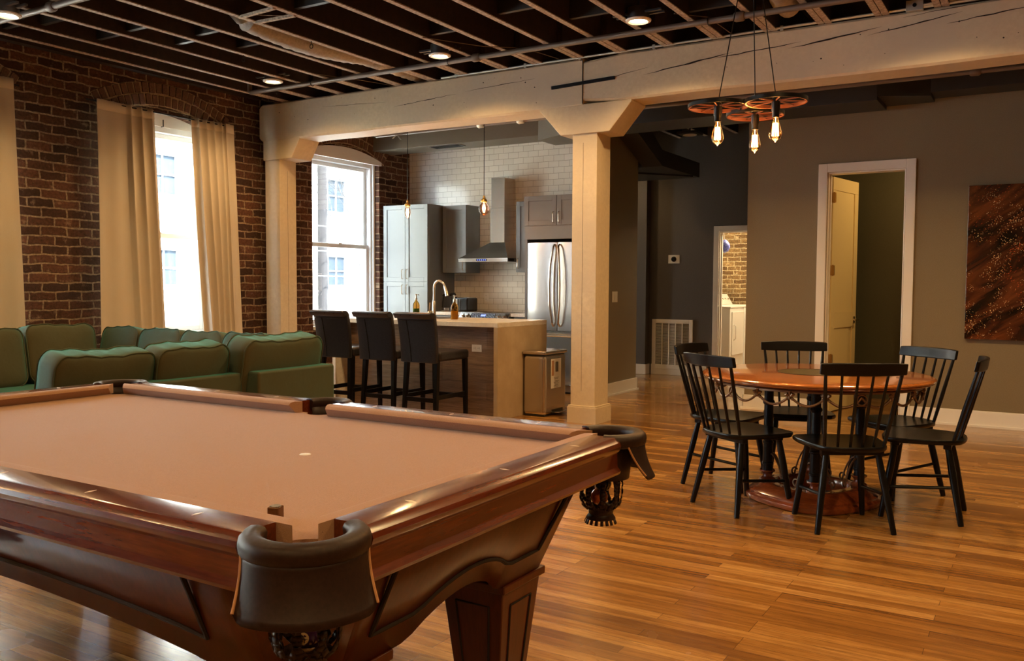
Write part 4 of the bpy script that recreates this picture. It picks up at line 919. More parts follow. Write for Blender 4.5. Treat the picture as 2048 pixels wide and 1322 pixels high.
# ================================================================== ROUND TABLE
RX, RY = -1.185, 5.45
rtb = thing('round_table', 'round cherry dining table with scrolled iron skirt and four iron columns', 'table', (RX, RY, 0))
MB().lathe([(.001, .735), (.62, .735), (.645, .738), (.655, .744), (.652, .750), (.662, .754), (.664, .761), (.655, .768), (.640, .772), (.001, .772)], (RX, RY, 0), 72).build('tabletop', M['orange_wood'], rtb)
mb = MB().lathe([(.202, .7712), (.200, .7732), (.001, .7732)], (RX-.02, RY+.03, 0), 48)
mb.build('centre_inlay', M['inlay'], rtb); MB().torus((RX-.02, RY+.03, .7725), .202, .003, 48, 6).build('inlay_ring', M['crack'], rtb)
sk = MB().lathe([(.59, .735), (.60, .725), (.60, .715), (.59, .715)], (RX, RY, 0), 64, caps=False).build('iron_skirt_ring', M['bronze'], rtb)
NS = 20
for k in range(NS):
    a0_, a1_ = 2*PI*k/NS, 2*PI*(k+1)/NS; pts = []
    for q in range(13):
        u = q/12; a_ = a0_+(a1_-a0_)*u; pts.append((RX+.595*math.cos(a_), RY+.595*math.sin(a_), .700-.055*math.sin(PI*u)**.8))
    MB().tube(pts, .0072, 7).build('iron_swag', M['bronze'], sk)
    mb = MB(); cx_, cy_ = RX+.598*math.cos(a0_), RY+.598*math.sin(a0_); tx, ty = -math.sin(a0_), math.cos(a0_)
    if k % 4 != 1:
        for da, ln in ((-.9, .034), (0, .042), (.9, .034)):
            mb.tube([(cx_, cy_, .690), (cx_+tx*math.sin(da)*ln*.6, cy_+ty*math.sin(da)*ln*.6, .690+math.cos(da)*ln*.8), (cx_+tx*math.sin(da)*ln, cy_+ty*math.sin(da)*ln, .690+math.cos(da)*ln*.7)], [.005, .012, .006], 7)
        mb.sphere((cx_, cy_, .688), .012, 10); mb.tube([(cx_, cy_, .715), (cx_, cy_, .69)], .004, 6)
        for sg in (-1, 1): mb.sphere((cx_+tx*.016*sg, cy_+ty*.016*sg, .680), .009, 8)
    else:
        mb.tube([(cx_+tx*.028*math.cos(t_), cy_+ty*.028*math.cos(t_), .686+.028*math.sin(t_)) for t_ in [2*PI*q/16 for q in range(16)]], .005, 6, closed=True)
        mb.tube([(cx_+tx*.03*sg_, cy_+ty*.03*sg_, .655) for sg_ in (-1, 1)], .004, 6)
    mb.build('iron_rosette', M['bronze'], sk)
# base: lobed ring of turned wood
def lob(r): return lambda a_: r*(1+.045*math.cos(4*a_-PI))
basep = [(.360, 0), (.372, .012), (.372, .035), (.352, .046), (.356, .060), (.335, .078), (.318, .085), (.305, .100), (.275, .108), (.215, .108), (.205, .098), (.202, .06), (.202, 0)]
N = 72
vs = []
for k in range(N):
    a_ = 2*PI*k/N
    for r, z in basep:
        rr_ = r*(1+.05*math.cos(4*(a_-math.radians(15)))*(1 if r > .25 else .3)); vs.append((RX+rr_*math.cos(a_), RY+rr_*math.sin(a_), z))
n = len(basep)
MB().add(vs, [(k*n+j, k*n+(j+1) % n, ((k+1) % N)*n+(j+1) % n, ((k+1) % N)*n+j) for k in range(N) for j in range(n)]).build('base_ring', M['base_wood'], rtb, ang=50)
for k in range(4):
    a_ = math.radians(15)+k*PI/2; x, y = RX+.262*math.cos(a_), RY+.262*math.sin(a_)
    cm = MB().lathe([(.001, .17), (.030, .17), (.030, .20), (.034, .205), (.034, .215), (.030, .22), (.029, .33), (.033, .335), (.033, .345), (.028, .35), (.027, .57), (.032, .575), (.036, .585), (.032, .595), (.028, .60), (.028, .735), (.001, .735)], (x, y, 0), 20).build('iron_column', M['blackm'], rtb)
    MB().lathe([(.048, .105), (.050, .112), (.046, .120), (.030, .130), (.028, .142), (.036, .155), (.046, .162), (.046, .170), (.001, .172)], (x, y, 0), 22).build('turned_foot', M['base_wood'], cm)
    for sg in (-1, 1):
        ct = Vector((math.cos(a_+sg*PI/4*1.0), math.sin(a_+sg*PI/4*1.0), 0)); 
        p0 = Vector((x, y, .27)); dirv = (Vector((RX, RY, 0))+ct*.20-Vector((x, y, 0))).normalized()
        pts = [p0+dirv*.03]
        for q in range(15):
            t_ = q/14; pts.append(p0+dirv*(.03+.10*math.sin(t_*PI*.5)*1.0)+Vector((0, 0, -.08*(1-math.cos(t_*PI*.9)))))
        cur = pts[-1]
        for q in range(10):
            an = q/9*PI*1.4; pts.append(cur+dirv*(.022*math.sin(an))+Vector((0, 0, .022*(1-math.cos(an)))))
        MB().tube(pts, .0055, 6).build('iron_scroll', M['bronze'], cm)

# ================================================================== SPINDLE CHAIRS
def make_chair(label):
    t_ = thing('spindle_chair', label, 'chair', (0, 0, 0), 0, 'black spindle-back chairs around the round table'); bw = M['black_wood']
    out = []
    half = [(0, .215), (.12, .213), (.195, .200), (.224, .165), (.226, .09), (.215, 0), (.20, -.08), (.175, -.15), (.13, -.195), (.07, -.212), (0, -.217)]
    poly = half+[(-x, y) for x, y in reversed(half[1:-1])]
    mb = MB(); n = len(poly)
    lay = [(.430, .955), (.438, .992), (.452, 1.0), (.458, .985)]
    vs = [(x*s, y*s, z) for z, s in lay for x, y in poly]; fs = [tuple(range(n-1, -1, -1))]
    for k in range(3): fs += [(k*n+i, k*n+(i+1) % n, (k+1)*n+(i+1) % n, (k+1)*n+i) for i in range(n)]
    # dished top
    vs += [(x*.6, y*.6, .452) for x, y in poly]; fs += [(3*n+i, 3*n+(i+1) % n, 4*n+(i+1) % n, 4*n+i) for i in range(n)]; fs.append(tuple(range(4*n, 5*n)))
    mb.add(vs, fs).build('seat', bw, t_, local=True, ang=40)
    for y in (.135, -.125):
        MB().box(-.165, .165, y-.02, y+.02, .405, .431).build('seat_cleat', bw, t_, local=True, bevel=.004)
    legs = {}
    for sx in (-1, 1):
        for nm, (x0, y0, x1, y1) in (('f', (.145, .135, .192, .200)), ('r', (.135, -.125, .200, -.205))):
            p0, p1 = Vector((sx*x0, y0, .43)), Vector((sx*x1, y1, 0)); legs[(sx, nm)] = (p0, p1)
            MB().tube([p0, p0+(p1-p0)*.35, p0+(p1-p0)*.97, p1], [.0165, .0205, .0155, .0145], 8).build('leg', bw, t_, local=True, ang=60)
    at = lambda s_, nm, z: legs[(s_, nm)][0]+(legs[(s_, nm)][1]-legs[(s_, nm)][0])*((.43-z)/.43)
    for sx in (-1, 1): MB().tube([at(sx, 'f', .17), at(sx, 'r', .20)], .0095, 8).build('stretcher', bw, t_, local=True)
    MB().tube([at(-1, 'r', .245), at(1, 'r', .245)], .009, 8).build('stretcher', bw, t_, local=True) if False else None
    cy = lambda x: -.252-.040*(1-(x/.22)**2)
    for k in range(6):
        u = -1+2*k/5; b = Vector((u*.155, -.185+.030*u*u, .45)); tp = Vector((u*.195, cy(u*.195)+.0, .845)); r_ = .0105 if k in (0, 5) else .008
        MB().tube([b, b+(tp-b)*.45, tp], [r_*.9, r_*1.15, r_*.85], 8).build('spindle', bw, t_, local=True)
    mb = MB(); N = 16; vs = []
    for k in range(N+1):
        x = -.222+.444*k/N; yc = cy(x); h = .068-.010*abs(2*k/N-1)**4; th = .011
        zc = .8725; tl = .012
        vs += [(x, yc-th, zc-h/2), (x, yc+th, zc-h/2), (x, yc+th-tl, zc+h/2), (x, yc-th-tl, zc+h/2)]
    fs = [(0, 1, 2, 3), (N*4+3, N*4+2, N*4+1, N*4)]+[(k*4+j, k*4+(j+1) % 4, (k+1)*4+(j+1) % 4, (k+1)*4+j) for k in range(N) for j in range(4)]
    mb.add(vs, fs).build('crest_rail', bw, t_, local=True, bevel=.006)
    return t_
CH = [(-.925, 4.975, None, 'black spindle-back chair with its back to the camera, directly in front of the round table'),
      (-1.50, 5.065, None, 'black spindle-back chair at the left front of the round table, foremost of the left pair'),
      (-.575, 5.46, None, 'black spindle-back chair at the right of the round table, seen side-on'),
      (-.80, 5.95, None, 'black spindle-back chair at the right rear of the round table with a shiny top rail'),
      (-1.42, 6.02, None, 'black spindle-back chair behind the round table, below the end of the grey wall'),
      (-1.77, 5.60, None, 'black spindle-back chair at the left rear, mostly hidden behind the left front chair')]
ROT = [math.radians(31), math.radians(-33), math.radians(92), math.radians(143), math.radians(200), math.radians(-98)]
c0 = make_chair(CH[0][3])
for k, (x, y, _, lab) in enumerate(CH):
    o = c0 if k == 0 else dup(c0, (x, y, 0), ROT[k], lab)
    o.location = (x, y, 0); o.rotation_euler = (0, 0, ROT[k])

# ================================================================== BAR STOOLS
def make_stool(label):
    t_ = thing('bar_stool', label, 'bar stool', (0, 0, 0), 0, 'leather bar stools at the island'); L = M['leather_dark']
    # origin: centre of seat on the floor; back at -y. width .41
    w_ = .205
    mb = MB(); mb.box(-w_, w_, -.20, .275, .585, .675)
    mb.build('seat_cushion', L, t_, local=True, bevel=.028, seg=4)
    # back: curved sheet with rolled top
    prof = []
    for k in range(15):
        u = k/14; z = .575+.40*u; y = -.235-.045*u*u; prof.append((y, z, .030-.006*u))
    ctr = [(y, z) for y, z, _ in prof]
    for k in range(1, 9): a_ = k/8*PI*.75; ctr.append((prof[-1][0]-.042*(1-math.cos(a_))-.006*k/8, prof[-1][1]+.036*math.sin(a_)))
    mb = MB(); nu = 14
    def fn(u, v_):
        f = v_*(len(ctr)-1); i = min(int(f), len(ctr)-2); g = f-i; y = ctr[i][0]*(1-g)+ctr[i+1][0]*g; z = ctr[i][1]*(1-g)+ctr[i+1][1]*g
        x = (-1+2*u)*(w_-.006+.012*v_); return (x, y+.018*(1-abs(2*u-1)**2.5)*-1*(1-.3*v_), z)
    mb.grid(fn, nu, 44)
    bk = mb.build('backrest', L, t_, local=True); md = bk.modifiers.new('solid', 'SOLIDIFY'); md.thickness = .052; md.offset = 0.0; md = bk.modifiers.new('bevel', 'BEVEL'); md.width = .014; md.segments = 3; md.angle_limit = math.radians(50)
    mb = MB()
    for xs in (-.055,):
        mb.tube([(xs-.01+.03*k/10*-1, fn((xs/w_+1)/2, 0.02+.60*k/10)[1]-.0275, .585+.38*k/10) for k in range(11)], .004, 5)
    mb.build('back_seam', M['black_plastic'], bk, local=True)
    MB().tube([(x, fn((x/w_+1)/2, .62)[1]-.026, .962) for x in [-.19+.038*k for k in range(11)]], .003, 5).build('back_piping', M['black_plastic'], bk, local=True)
    mb = MB()
    for k in range(3): x = -.11+.11*k; mb.tube([(x, fn((x/w_+1)/2, .70+.09*q)[1]-.026, fn((x/w_+1)/2, .70+.09*q)[2]+.004) for q in range(4)], .0025, 5)
    mb.build('tuft_stitching', M['black_plastic'], bk, local=True)
    bw = M['black_wood']; lp = {}
    for sx in (-1, 1):
        for nm, (x, y, x1, y1) in (('b', (.170, -.205, .185, -.245)), ('f', (.175, .235, .180, .245))):
            MB().frustum((sx*x, y, .59), (.021, .023), (sx*x1, y1, 0), (.016, .017)).build('leg', bw, t_, local=True, bevel=.003); lp[(sx, nm)] = (sx*(x1*.6+x*.4), y1*.6+y*.4)
    for a, b, z in (((-1, 'b'), (1, 'b'), .23), ((-1, 'f'), (1, 'f'), .23), ((-1, 'b'), (-1, 'f'), .255), ((1, 'b'), (1, 'f'), .255)):
        MB().bar((*lp[a], z), (*lp[b], z), .018, .040).build('foot_rail', bw, t_, local=True, bevel=.002)
    return t_
ST = [(-4.905, 'black leather bar stool at the right end of the island row'), (-5.41, 'black leather bar stool in the middle of the three at the island'), (-5.955, 'black leather bar stool at the left end of the island row, by the window')]
s0 = make_stool(ST[0][1])
for k, (x, lab) in enumerate(ST):
    o = s0 if k == 0 else dup(s0, (x, 6.68, 0), 0, lab)
    o.location = (x, 6.66, 0); o.rotation_euler = (0, 0, math.radians((0, 1.5, 2)[k]))

# ================================================================== ISLAND
isl = thing('kitchen_island', 'oak-panelled kitchen island with pale quartz waterfall top and ends', 'kitchen island', (-5.46, 7.45, 0))
IX0, IX1, IY0, IY1, IZ = -6.50, -4.414, 6.98, 7.93, .93
MB().box(IX0, IX1, IY0, IY1, IZ-.045, IZ).build('countertop', M['quartz'], isl, bevel=.003)
MB().box(IX1-.045, IX1, IY0, IY1, 0, IZ-.045).build('waterfall_panel', speckle('grey_tan_concrete', (.42, .32, .20), (.48, .37, .235), 8, .5, .15, .002, low=(3, (.38, .28, .17))), isl, bevel=.003)
MB().box(IX0, IX0+.045, IY0, IY1, 0, IZ-.045).build('waterfall_panel', M['quartz'], isl, bevel=.003)
mb = MB()
rowz = [0, .16, .33, .50, .67, .885]
for k in range(5):
    xs = [IX0+.05, -5.9+.35*(k % 3), -5.1+.22*((k*2) % 3), IX1-.05]
    for a, b in zip(xs, xs[1:]): mb.box(a, b-.002, IY0+.20, IY0+.23, rowz[k], rowz[k+1]-.002)
mb.build('oak_cladding', M['oak_panel'], isl)
MB().box(IX0+.05, IX1-.05, IY0+.23, IY1-.03, 0, .88).build('carcass', M['cab_blue'], isl)
sb = MB().box(-5.98, -5.40, 7.45, 7.84, .925, .9315).build('sink_basin', M['steel_dark'], isl)
def outlet(name, label, x, y, z, horiz=False, mt='white_plastic', axis='y'):
    t_ = thing(name, label, 'outlet', (x, y, z)); w_, h_ = (.058, .036) if horiz else (.036, .058)
    MB().box(x-w_, x+w_, y-.006, y, z-h_, z+h_).build('cover_plate', M[mt], t_, bevel=.002)
    for s_ in (-1, 1):
        dx, dz = (.024*s_, 0) if horiz else (0, .024*s_)
        r_ = MB().box(x+dx-.014, x+dx+.014, y-.009, y-.006, z+dz-.014, z+dz+.014).build('socket', M[mt], t_, bevel=.001)
        MB().box(x+dx-.007, x+dx-.005, y-.0095, y-.009, z+dz-.005, z+dz+.006).box(x+dx+.005, x+dx+.007, y-.0095, y-.009, z+dz-.005, z+dz+.006).build('slot', M['crack'], r_)
outlet('power_outlet', 'white double outlet on the oak panelling of the island', -4.78, 7.18, .665, True)
outlet('power_outlet', 'beige outlet on the tile backsplash right of the toaster', -6.62, 10.18, 1.11, False)
# faucet
fc = thing('kitchen_faucet', 'tall brushed gooseneck faucet on the island behind the right bar stool', 'faucet', (-5.745, 7.86, .93))
fx, fy = -5.76, 7.80
mb = MB().lathe([(.028, 0), (.028, .01), (.020, .015), (.020, .17), (.014, .18)], (fx, fy, .93), 18)
pts = [(fx, fy, 1.10), (fx, fy, 1.24)]+[(fx+.075-.075*math.cos(a_), fy-.01*math.sin(a_), 1.245+.082*math.sin(a_)) for a_ in [PI*.9*k/12 for k in range(1, 13)]]
mb.tube(pts, .0125, 12); mb.build('faucet_body', M['nickel'], fc)
e_ = Vector(pts[-1]); MB().tube([e_, e_+Vector((.018, 0, -.05)), e_+Vector((.034, 0, -.105))], [.0145, .017, .022], 14).build('spray_head', M['nickel'], fc)
MB().tube([(fx, fy, .985), (fx-.055, fy-.02, .985)], .015, 12).tube([(fx-.05, fy-.02, .985), (fx-.035, fy-.03, 1.09)], .006, 8).build('faucet_handle', M['nickel'], fc)
def bottle(x, y, label, soap, h=.15):
    b = thing('soap_bottle', label, 'bottle', (x, y, .93)); z = .93
    MB().lathe([(.001, .002), (.036, .002), (.039, .008), (.039, h-.02), (.034, h), (.018, h+.022), (.012, h+.03), (.012, h+.045)], (x, y, z), 22).build('bottle_body', M['amber'], b)
    MB().lathe([(.001, .006), (.035, .006), (.0365, .012), (.0365, h*.62), (.001, h*.62)], (x, y, z), 20).build('soap', M[soap], b)
    mb = MB().lathe([(.015, h+.04), (.015, h+.06), (.006, h+.062), (.006, h+.09), (.011, h+.092), (.011, h+.102), (.001, h+.104)], (x, y, z), 14); mb.tube([(x, y, z+h+.097), (x+.035, y-.005, z+h+.097), (x+.042, y-.005, z+h+.088)], .004, 7)
    mb.tube([(x, y, z+h+.04), (x, y, z+.02)], .003, 6)
    mb.build('pump', M['nickel'], b)
bottle(-5.205, 7.40, 'amber soap pump bottle with yellow soap, alone on the island counter', 'soap_yellow', .145)
bottle(-5.93, 7.70, 'amber soap pump bottle with green soap behind the middle bar stool', 'soap_green', .15)

# ================================================================== TRASH CAN
tc = thing('trash_can', 'square stainless steel pedal bin against the end of the island', 'trash can', (-4.28, 7.65, 0))
X0, X1, Y0, Y1 = -4.400, -4.150, 7.43, 7.87
mb = MB().box(X0, X1, Y0, Y1, .012, .60)
mb.build('bin_body', M['steel'], tc, bevel=.035, seg=5); MB().box(X0+.01, X1-.01, Y0+.01, Y1-.01, 0, .02).build('bin_base', M['black_plastic'], tc, bevel=.02)
MB().box(X0+.015, X1-.015, Y0+.015, Y1-.015, .595, .612).build('bin_gap', M['black_plastic'], tc)
MB().box(X0-.008, X1+.008, Y0-.008, Y1+.008, .610, .642).build('bin_lid', M['steel'], tc, bevel=.012, seg=3)
mb = MB()
for k in range(4): mb.box(X1-.085+.018*k, X1-.078+.018*k, Y0+.30, Y0+.40, .642, .644)
mb.build('lid_vent', M['black_plastic'], tc)
pl_ = MB().box(X1+.0, X1+.003, 7.55, 7.75, .27, .56).build('paper_label', M['white_plastic'], tc)
MB().box(X1+.003, X1+.004, 7.555, 7.60, .395, .545).build('label_picture', mat('tan_print', (.40, .20, .09), .6), pl_)
mb = MB()
for k in range(8): mb.box(X1+.003, X1+.0042, 7.60+.01*(k % 3), 7.70-.012*(k % 2), .375-.012*k-.003-(.01 if k > 1 else 0), .375-.012*k-(.01 if k > 1 else 0))
mb.build('label_text', M['crack'], pl_)
MB().box(X1+.002, X1+.012, 7.63, 7.68, .43, .53).build('label_clip', M['steel_dark'], tc, bevel=.004)
MB().box(X1+.0, X1+.06, 7.60, 7.76, .025, .037).build('foot_pedal', M['steel'], tc, bevel=.004)
MB().box(X1-.002, X1+.004, 7.57, 7.79, .02, .06).build('pedal_recess', M['black_plastic'], tc)

# ================================================================== KITCHEN CABINETS
def shaker(mb, x0, x1, z0, z1, y, fr=.06, th=.02):
    mb.box(x0, x0+fr, y-th, y, z0, z1); mb.box(x1-fr, x1, y-th, y, z0, z1); mb.box(x0+fr, x1-fr, y-th, y, z0, z0+fr); mb.box(x0+fr, x1-fr, y-th, y, z1-fr, z1)
    mb.box(x0+fr, x1-fr, y-th+.010, y, z0+fr, z1-fr)
def handle(parent, x, z0, z1, y):
    MB().tube([(x, y, z0), (x, y-.022, z0+.004), (x, y-.030, z0+.016), (x, y-.030, z1-.016), (x, y-.022, z1-.004), (x, y, z1)], .0062, 8).build('door_handle', M['nickel'], parent)
def cab(name, label, x0, x1, y0, y1, z0, z1, doors, paint='cab_blue'):
    t_ = thing(name, label, 'cabinet', ((x0+x1)/2, (y0+y1)/2, z0))
    MB().box(x0, x1, y0, y1, z0, z1).build('cabinet_body', M[paint], t_, bevel=.002)
    for dx0, dx1, dz0, dz1, hx, hz0, hz1 in doors:
        mb = MB(); shaker(mb, dx0+.002, dx1-.002, dz0+.002, dz1-.002, y0); d_ = mb.build('cabinet_door', M[paint], t_, bevel=.0015, seg=1)
        handle(d_, hx, hz0, hz1, y0-.02)
    return t_
TCY0, TCY1 = 9.56, 10.17
cab('pantry_cabinet', 'tall blue-grey pantry cabinet with four shaker doors by the window', -7.92, -7.155, TCY0, TCY1, 0, 2.37,
    [(-7.92, -7.537, 1.32, 2.37, -7.575, 1.36, 1.49), (-7.537, -7.155, 1.32, 2.37, -7.50, 1.36, 1.49), (-7.92, -7.537, .10, 1.32, -7.575, 1.15, 1.28), (-7.537, -7.155, .10, 1.32, -7.50, 1.15, 1.28)])
cab('wall_cabinet', 'single-door wall cabinet between the pantry and the range hood', -7.115, -6.727, 9.85, 10.17, 1.445, 2.36, [(-7.115, -6.727, 1.445, 2.36, -6.765, 1.48, 1.61)])
cab('wall_cabinet', 'narrow wall cabinet between the range hood and the fridge', -5.94, -5.42, 9.85, 10.17, 1.45, 2.365, [(-5.94, -5.42, 1.45, 2.365, -5.90, 1.50, 1.63)])
cab('fridge_cabinet', 'two-door cabinet above the fridge', -5.40, -4.47, 9.14, 10.17, 1.83, 2.345, [(-5.40, -4.955, 1.99, 2.345, -4.99, 2.02, 2.15), (-4.955, -4.47, 1.99, 2.345, -4.915, 2.02, 2.15)])
tag(MB().box(-5.405, -5.375, 9.16, 10.17, 0, 1.83).build('fridge_side_panel', M['cab_blue']), 'blue-grey side panel on the left of the fridge', 'panel')
def base_cab(label, x0, x1, nd=1):
    t_ = cab('base_cabinet', label, x0, x1, 9.575, 10.17, .10, .88, [(x0, x1, .12, .70, x0+.05, .55, .66)]); mb = MB(); shaker(mb, x0+.002, x1-.002, .705, .87, 9.575, .035)
    d_ = mb.build('drawer', M['cab_blue'], t_); MB().box(x0, x1, 9.63, 10.17, 0, .10).build('toe_kick', M['cab_blue'], t_)
base_cab('base cabinet left of the range under the kettle', -7.15, -6.60); base_cab('base cabinet right of the range beside the fridge', -5.80, -5.41)
tag(MB().box(-7.15, -6.605, 9.53, 10.175, .88, .92).build('worktop', M['quartz'], bevel=.003), 'pale quartz worktop left of the range with kettle and toaster', 'worktop')
tag(MB().box(-5.835, -5.41, 9.53, 10.175, .88, .92).build('worktop', M['quartz'], bevel=.003), 'short pale quartz worktop between range and fridge', 'worktop')
# range
rg_ = thing('kitchen_range', 'stainless range with slanted knob panel behind the island', 'range', (-6.22, 9.85, 0))
RX0, RX1 = -6.60, -5.84
MB().box(RX0, RX1, 9.55, 10.17, .0, .905).build('range_body', M['steel'], rg_, bevel=.004)
MB().prism([(9.48, .80), (9.46, .84), (9.53, .925), (9.60, .925), (9.60, .80)], 'x', RX0, RX1).build('control_panel', M['steel'], rg_)
MB().box(RX0+.01, RX1-.01, 9.60, 10.15, .905, .918).build('cooktop', M['black_plastic'], rg_)
nrm = Matrix.Translation((0, 9.497, .884)) @ Matrix.Rotation(math.atan2(.07, .085)-PI/2+PI/2, 4, 'X')
def on_panel(x, s, h=0): # s along slope 0..1
    y = 9.46+.07*s; z = .84+.085*s; nn = Vector((0, -.085, .07)).normalized(); return Vector((x, y, z))+nn*h
mb = MB(); q = [on_panel(-6.42, .15, .002), on_panel(-6.05, .15, .002), on_panel(-6.05, .88, .002), on_panel(-6.42, .88, .002)]; mb.add(q, [(0, 1, 2, 3)])
dsp = mb.build('display', M['black_plastic'], rg_); mb = MB()
for r_ in range(4):
    for c__ in range(16):
        if 6 <= c__ <= 9 and r_ in (1, 2): continue
        s_ = .25+.16*r_; x = -6.405+.0225*c__; mb.add([on_panel(x, s_, .003), on_panel(x+.012, s_, .003), on_panel(x+.012, s_+.07, .003), on_panel(x, s_+.07, .003)], [(0, 1, 2, 3)])
mb.build('key_marks', mat('pale_key_marks', (.35, .45, .6), .5), dsp); mb = MB(); mb.add([on_panel(-6.265, .42, .003), on_panel(-6.19, .42, .003), on_panel(-6.19, .68, .003), on_panel(-6.265, .68, .003)], [(0, 1, 2, 3)]); mb.build('clock_digits', M['blue_led'], dsp)
for x in (-6.535, -6.47, -5.985, -5.90):
    p0 = on_panel(x, .5, 0); p1 = on_panel(x, .5, .035); MB().tube([p0, p1], [.030, .026], 18).build('knob', M['steel'], rg_)
MB().tube([(-6.5, 9.49, .74), (-6.5, 9.47, .74), (-5.94, 9.47, .74), (-5.94, 9.49, .74)], .012, 8).build('oven_handle', M['steel'], rg_); MB().box(RX0+.02, RX1-.02, 9.53, 9.551, .2, .78).build('oven_door', M['steel_dark'], rg_)
# hood
hd_ = thing('range_hood', 'stainless pyramid range hood with square chimney on the tile wall', 'range hood', (-6.36, 9.95, 1.59))
HX0, HX1, HY0 = -6.747, -5.977, 9.683
mb = MB(); mb.box(HX0, HX1, HY0, 10.17, 1.587, 1.634); 
cx0, cx1, cy0 = -6.375, -6.155, 9.89
mb.add([(HX0, HY0, 1.634), (HX1, HY0, 1.634), (HX1, 10.17, 1.634), (HX0, 10.17, 1.634), (cx0-.005, cy0, 1.845), (cx1+.005, cy0, 1.845), (cx1+.005, 10.17, 1.845), (cx0-.005, 10.17, 1.845)], [(0, 1, 5, 4), (1, 2, 6, 5), (2, 3, 7, 6), (3, 0, 4, 7), (4, 5, 6, 7)])
mb.build('hood_canopy', M['steel'], hd_, ang=15)
MB().box(cx0, cx1, cy0, 10.17, 1.845, 2.30).build('lower_chimney', M['steel'], hd_, bevel=.002); MB().box(cx0+.008, cx1-.004, cy0+.008, 10.17, 2.30, 2.70).build('upper_chimney', M['steel'], hd_, bevel=.002)
pn = MB().box(-6.46, -6.30, HY0-.003, HY0, 1.597, 1.624).build('button_panel', M['black_plastic'], hd_); mb = MB()
for k in range(5): mb.box(-6.445+.03*k, -6.433+.03*k, HY0-.0045, HY0-.003, 1.605, 1.616)
mb.build('lit_buttons', M['blue_led'], pn); MB().box(HX1-.0, HX1+.002, 9.70, 9.84, 1.592, 1.628).build('side_badge', M['blackm'], hd_)
# fridge
fr_ = thing('refrigerator', 'stainless french-door refrigerator with bowed handles beside the post', 'refrigerator', (-4.92, 9.6, 0))
FX0, FX1, FY0 = -5.365, -4.475, 9.14
MB().box(FX0, FX1, FY0+.06, 10.1, .03, 1.78).build('fridge_body', M['steel_dark'], fr_)
def bowed(name, x0, x1, z0, z1, mt='steel'):
    mb = MB(); N = 10; poly = [(x0, FY0+.06)]+[(x0+(x1-x0)*k/N, FY0+.012-.014*(1-(2*k/N-1)**2)) for k in range(N+1)]+[(x1, FY0+.06)]
    return mb.prism(poly, 'z', z0, z1).build(name, M[mt], fr_, ang=30)
xm = -4.955
dl = bowed('left_door', FX0+.003, xm-.004, .745, 1.79); dr = bowed('right_door', xm+.004, FX1-.003, .745, 1.79); dz = bowed('freezer_drawer', FX0+.003, FX1-.003, .11, .725)
for d_, x, sg in ((dl, xm-.045, -1), (dr, xm+.045, 1)):
    MB().tube([(x, FY0-.005, .80), (x+sg*-.005, FY0-.045, .84), (x+sg*.02, FY0-.06, 1.05), (x+sg*.024, FY0-.062, 1.28), (x+sg*.015, FY0-.06, 1.52), (x-sg*.012, FY0-.045, 1.72), (x-sg*.012, FY0-.005, 1.765)], [.011, .012, .014, .014, .014, .012, .011], 10).build('door_handle', M['nickel'], d_)
MB().tube([(FX0+.06, FY0-.0, .70), (FX0+.06, FY0-.05, .69), (FX1-.06, FY0-.05, .69), (FX1-.06, FY0, .70)], .014, 10).build('drawer_handle', M['nickel'], dz)
mb = MB().box(FX0+.01, FX1-.01, FY0+.03, FY0+.08, .02, .10); mb.build('toe_grille', M['steel_dark'], fr_); MB().box(FX0+.03, FX0+.09, FY0+.02, FY0+.08, 0, .03).box(FX1-.09, FX1-.03, FY0+.02, FY0+.08, 0, .03).build('foot', M['black_plastic'], fr_)
# kettle and toaster
kt = thing('glass_kettle', 'glass electric kettle with black handle beside the pantry cabinet', 'kettle', (-7.02, 9.80, .92))
kx, ky, kz = -7.01, 9.80, .92
MB().lathe([(.001, 0), (.085, 0), (.088, .012), (.080, .022), (.080, .05), (.001, .05)], (kx, ky, kz), 24).build('kettle_base', M['steel'], kt)
MB().lathe([(.080, .05), (.078, .12), (.066, .21)], (kx, ky, kz), 24, caps=False).build('kettle_body', M['kettle_glass'], kt)
MB().lathe([(.066, .208), (.070, .215), (.062, .235), (.02, .248), (.001, .25)], (kx, ky, kz), 24).build('kettle_lid', M['black_plastic'], kt)
MB().tube([(kx+.055, ky, kz+.235), (kx+.12, ky, kz+.24), (kx+.145, ky, kz+.20), (kx+.14, ky, kz+.12), (kx+.10, ky, kz+.05), (kx+.07, ky, kz+.04)], [.014, .015, .015, .013, .013, .012], 10).build('kettle_handle', M['black_plastic'], kt)
MB().tube([(kx-.055, ky, kz+.20), (kx-.09, ky, kz+.235)], [.02, .012], 8).build('kettle_spout', M['steel'], kt)
ts = thing('toaster', 'black toaster with chrome dial between kettle and backsplash outlet', 'toaster', (-6.76, 9.80, .92))
MB().box(-6.84, -6.61, 9.70, 9.95, .925, 1.11).build('toaster_body', M['black_plastic'], ts, bevel=.022, seg=3)
MB().box(-6.83, -6.74, 9.693, 9.70, .94, 1.09).build('front_plate', M['blackm'], ts); MB().tube([(-6.735, 9.695, .94), (-6.735, 9.695, 1.09)], .004, 6).build('chrome_strip', M['steel'], ts)
mb = MB()
for k in range(4): mb.box(-6.795, -6.772, 9.688, 9.694, 1.03+.016*k, 1.040+.016*k)
mb.build('toaster_buttons', M['white_plastic'], ts); MB().torus((0, 0, 0), .022, .004, 20, 6, 0, Matrix.Translation((-6.785, 9.69, .975)) @ Matrix.Rotation(PI/2, 4, 'X')).build('dial', M['steel'], ts)
MB().box(-6.80, -6.65, 9.76, 9.785, 1.1105, 1.1125).box(-6.80, -6.65, 9.86, 9.885, 1.1105, 1.1125).build('bread_slot', M['steel_dark'], ts)

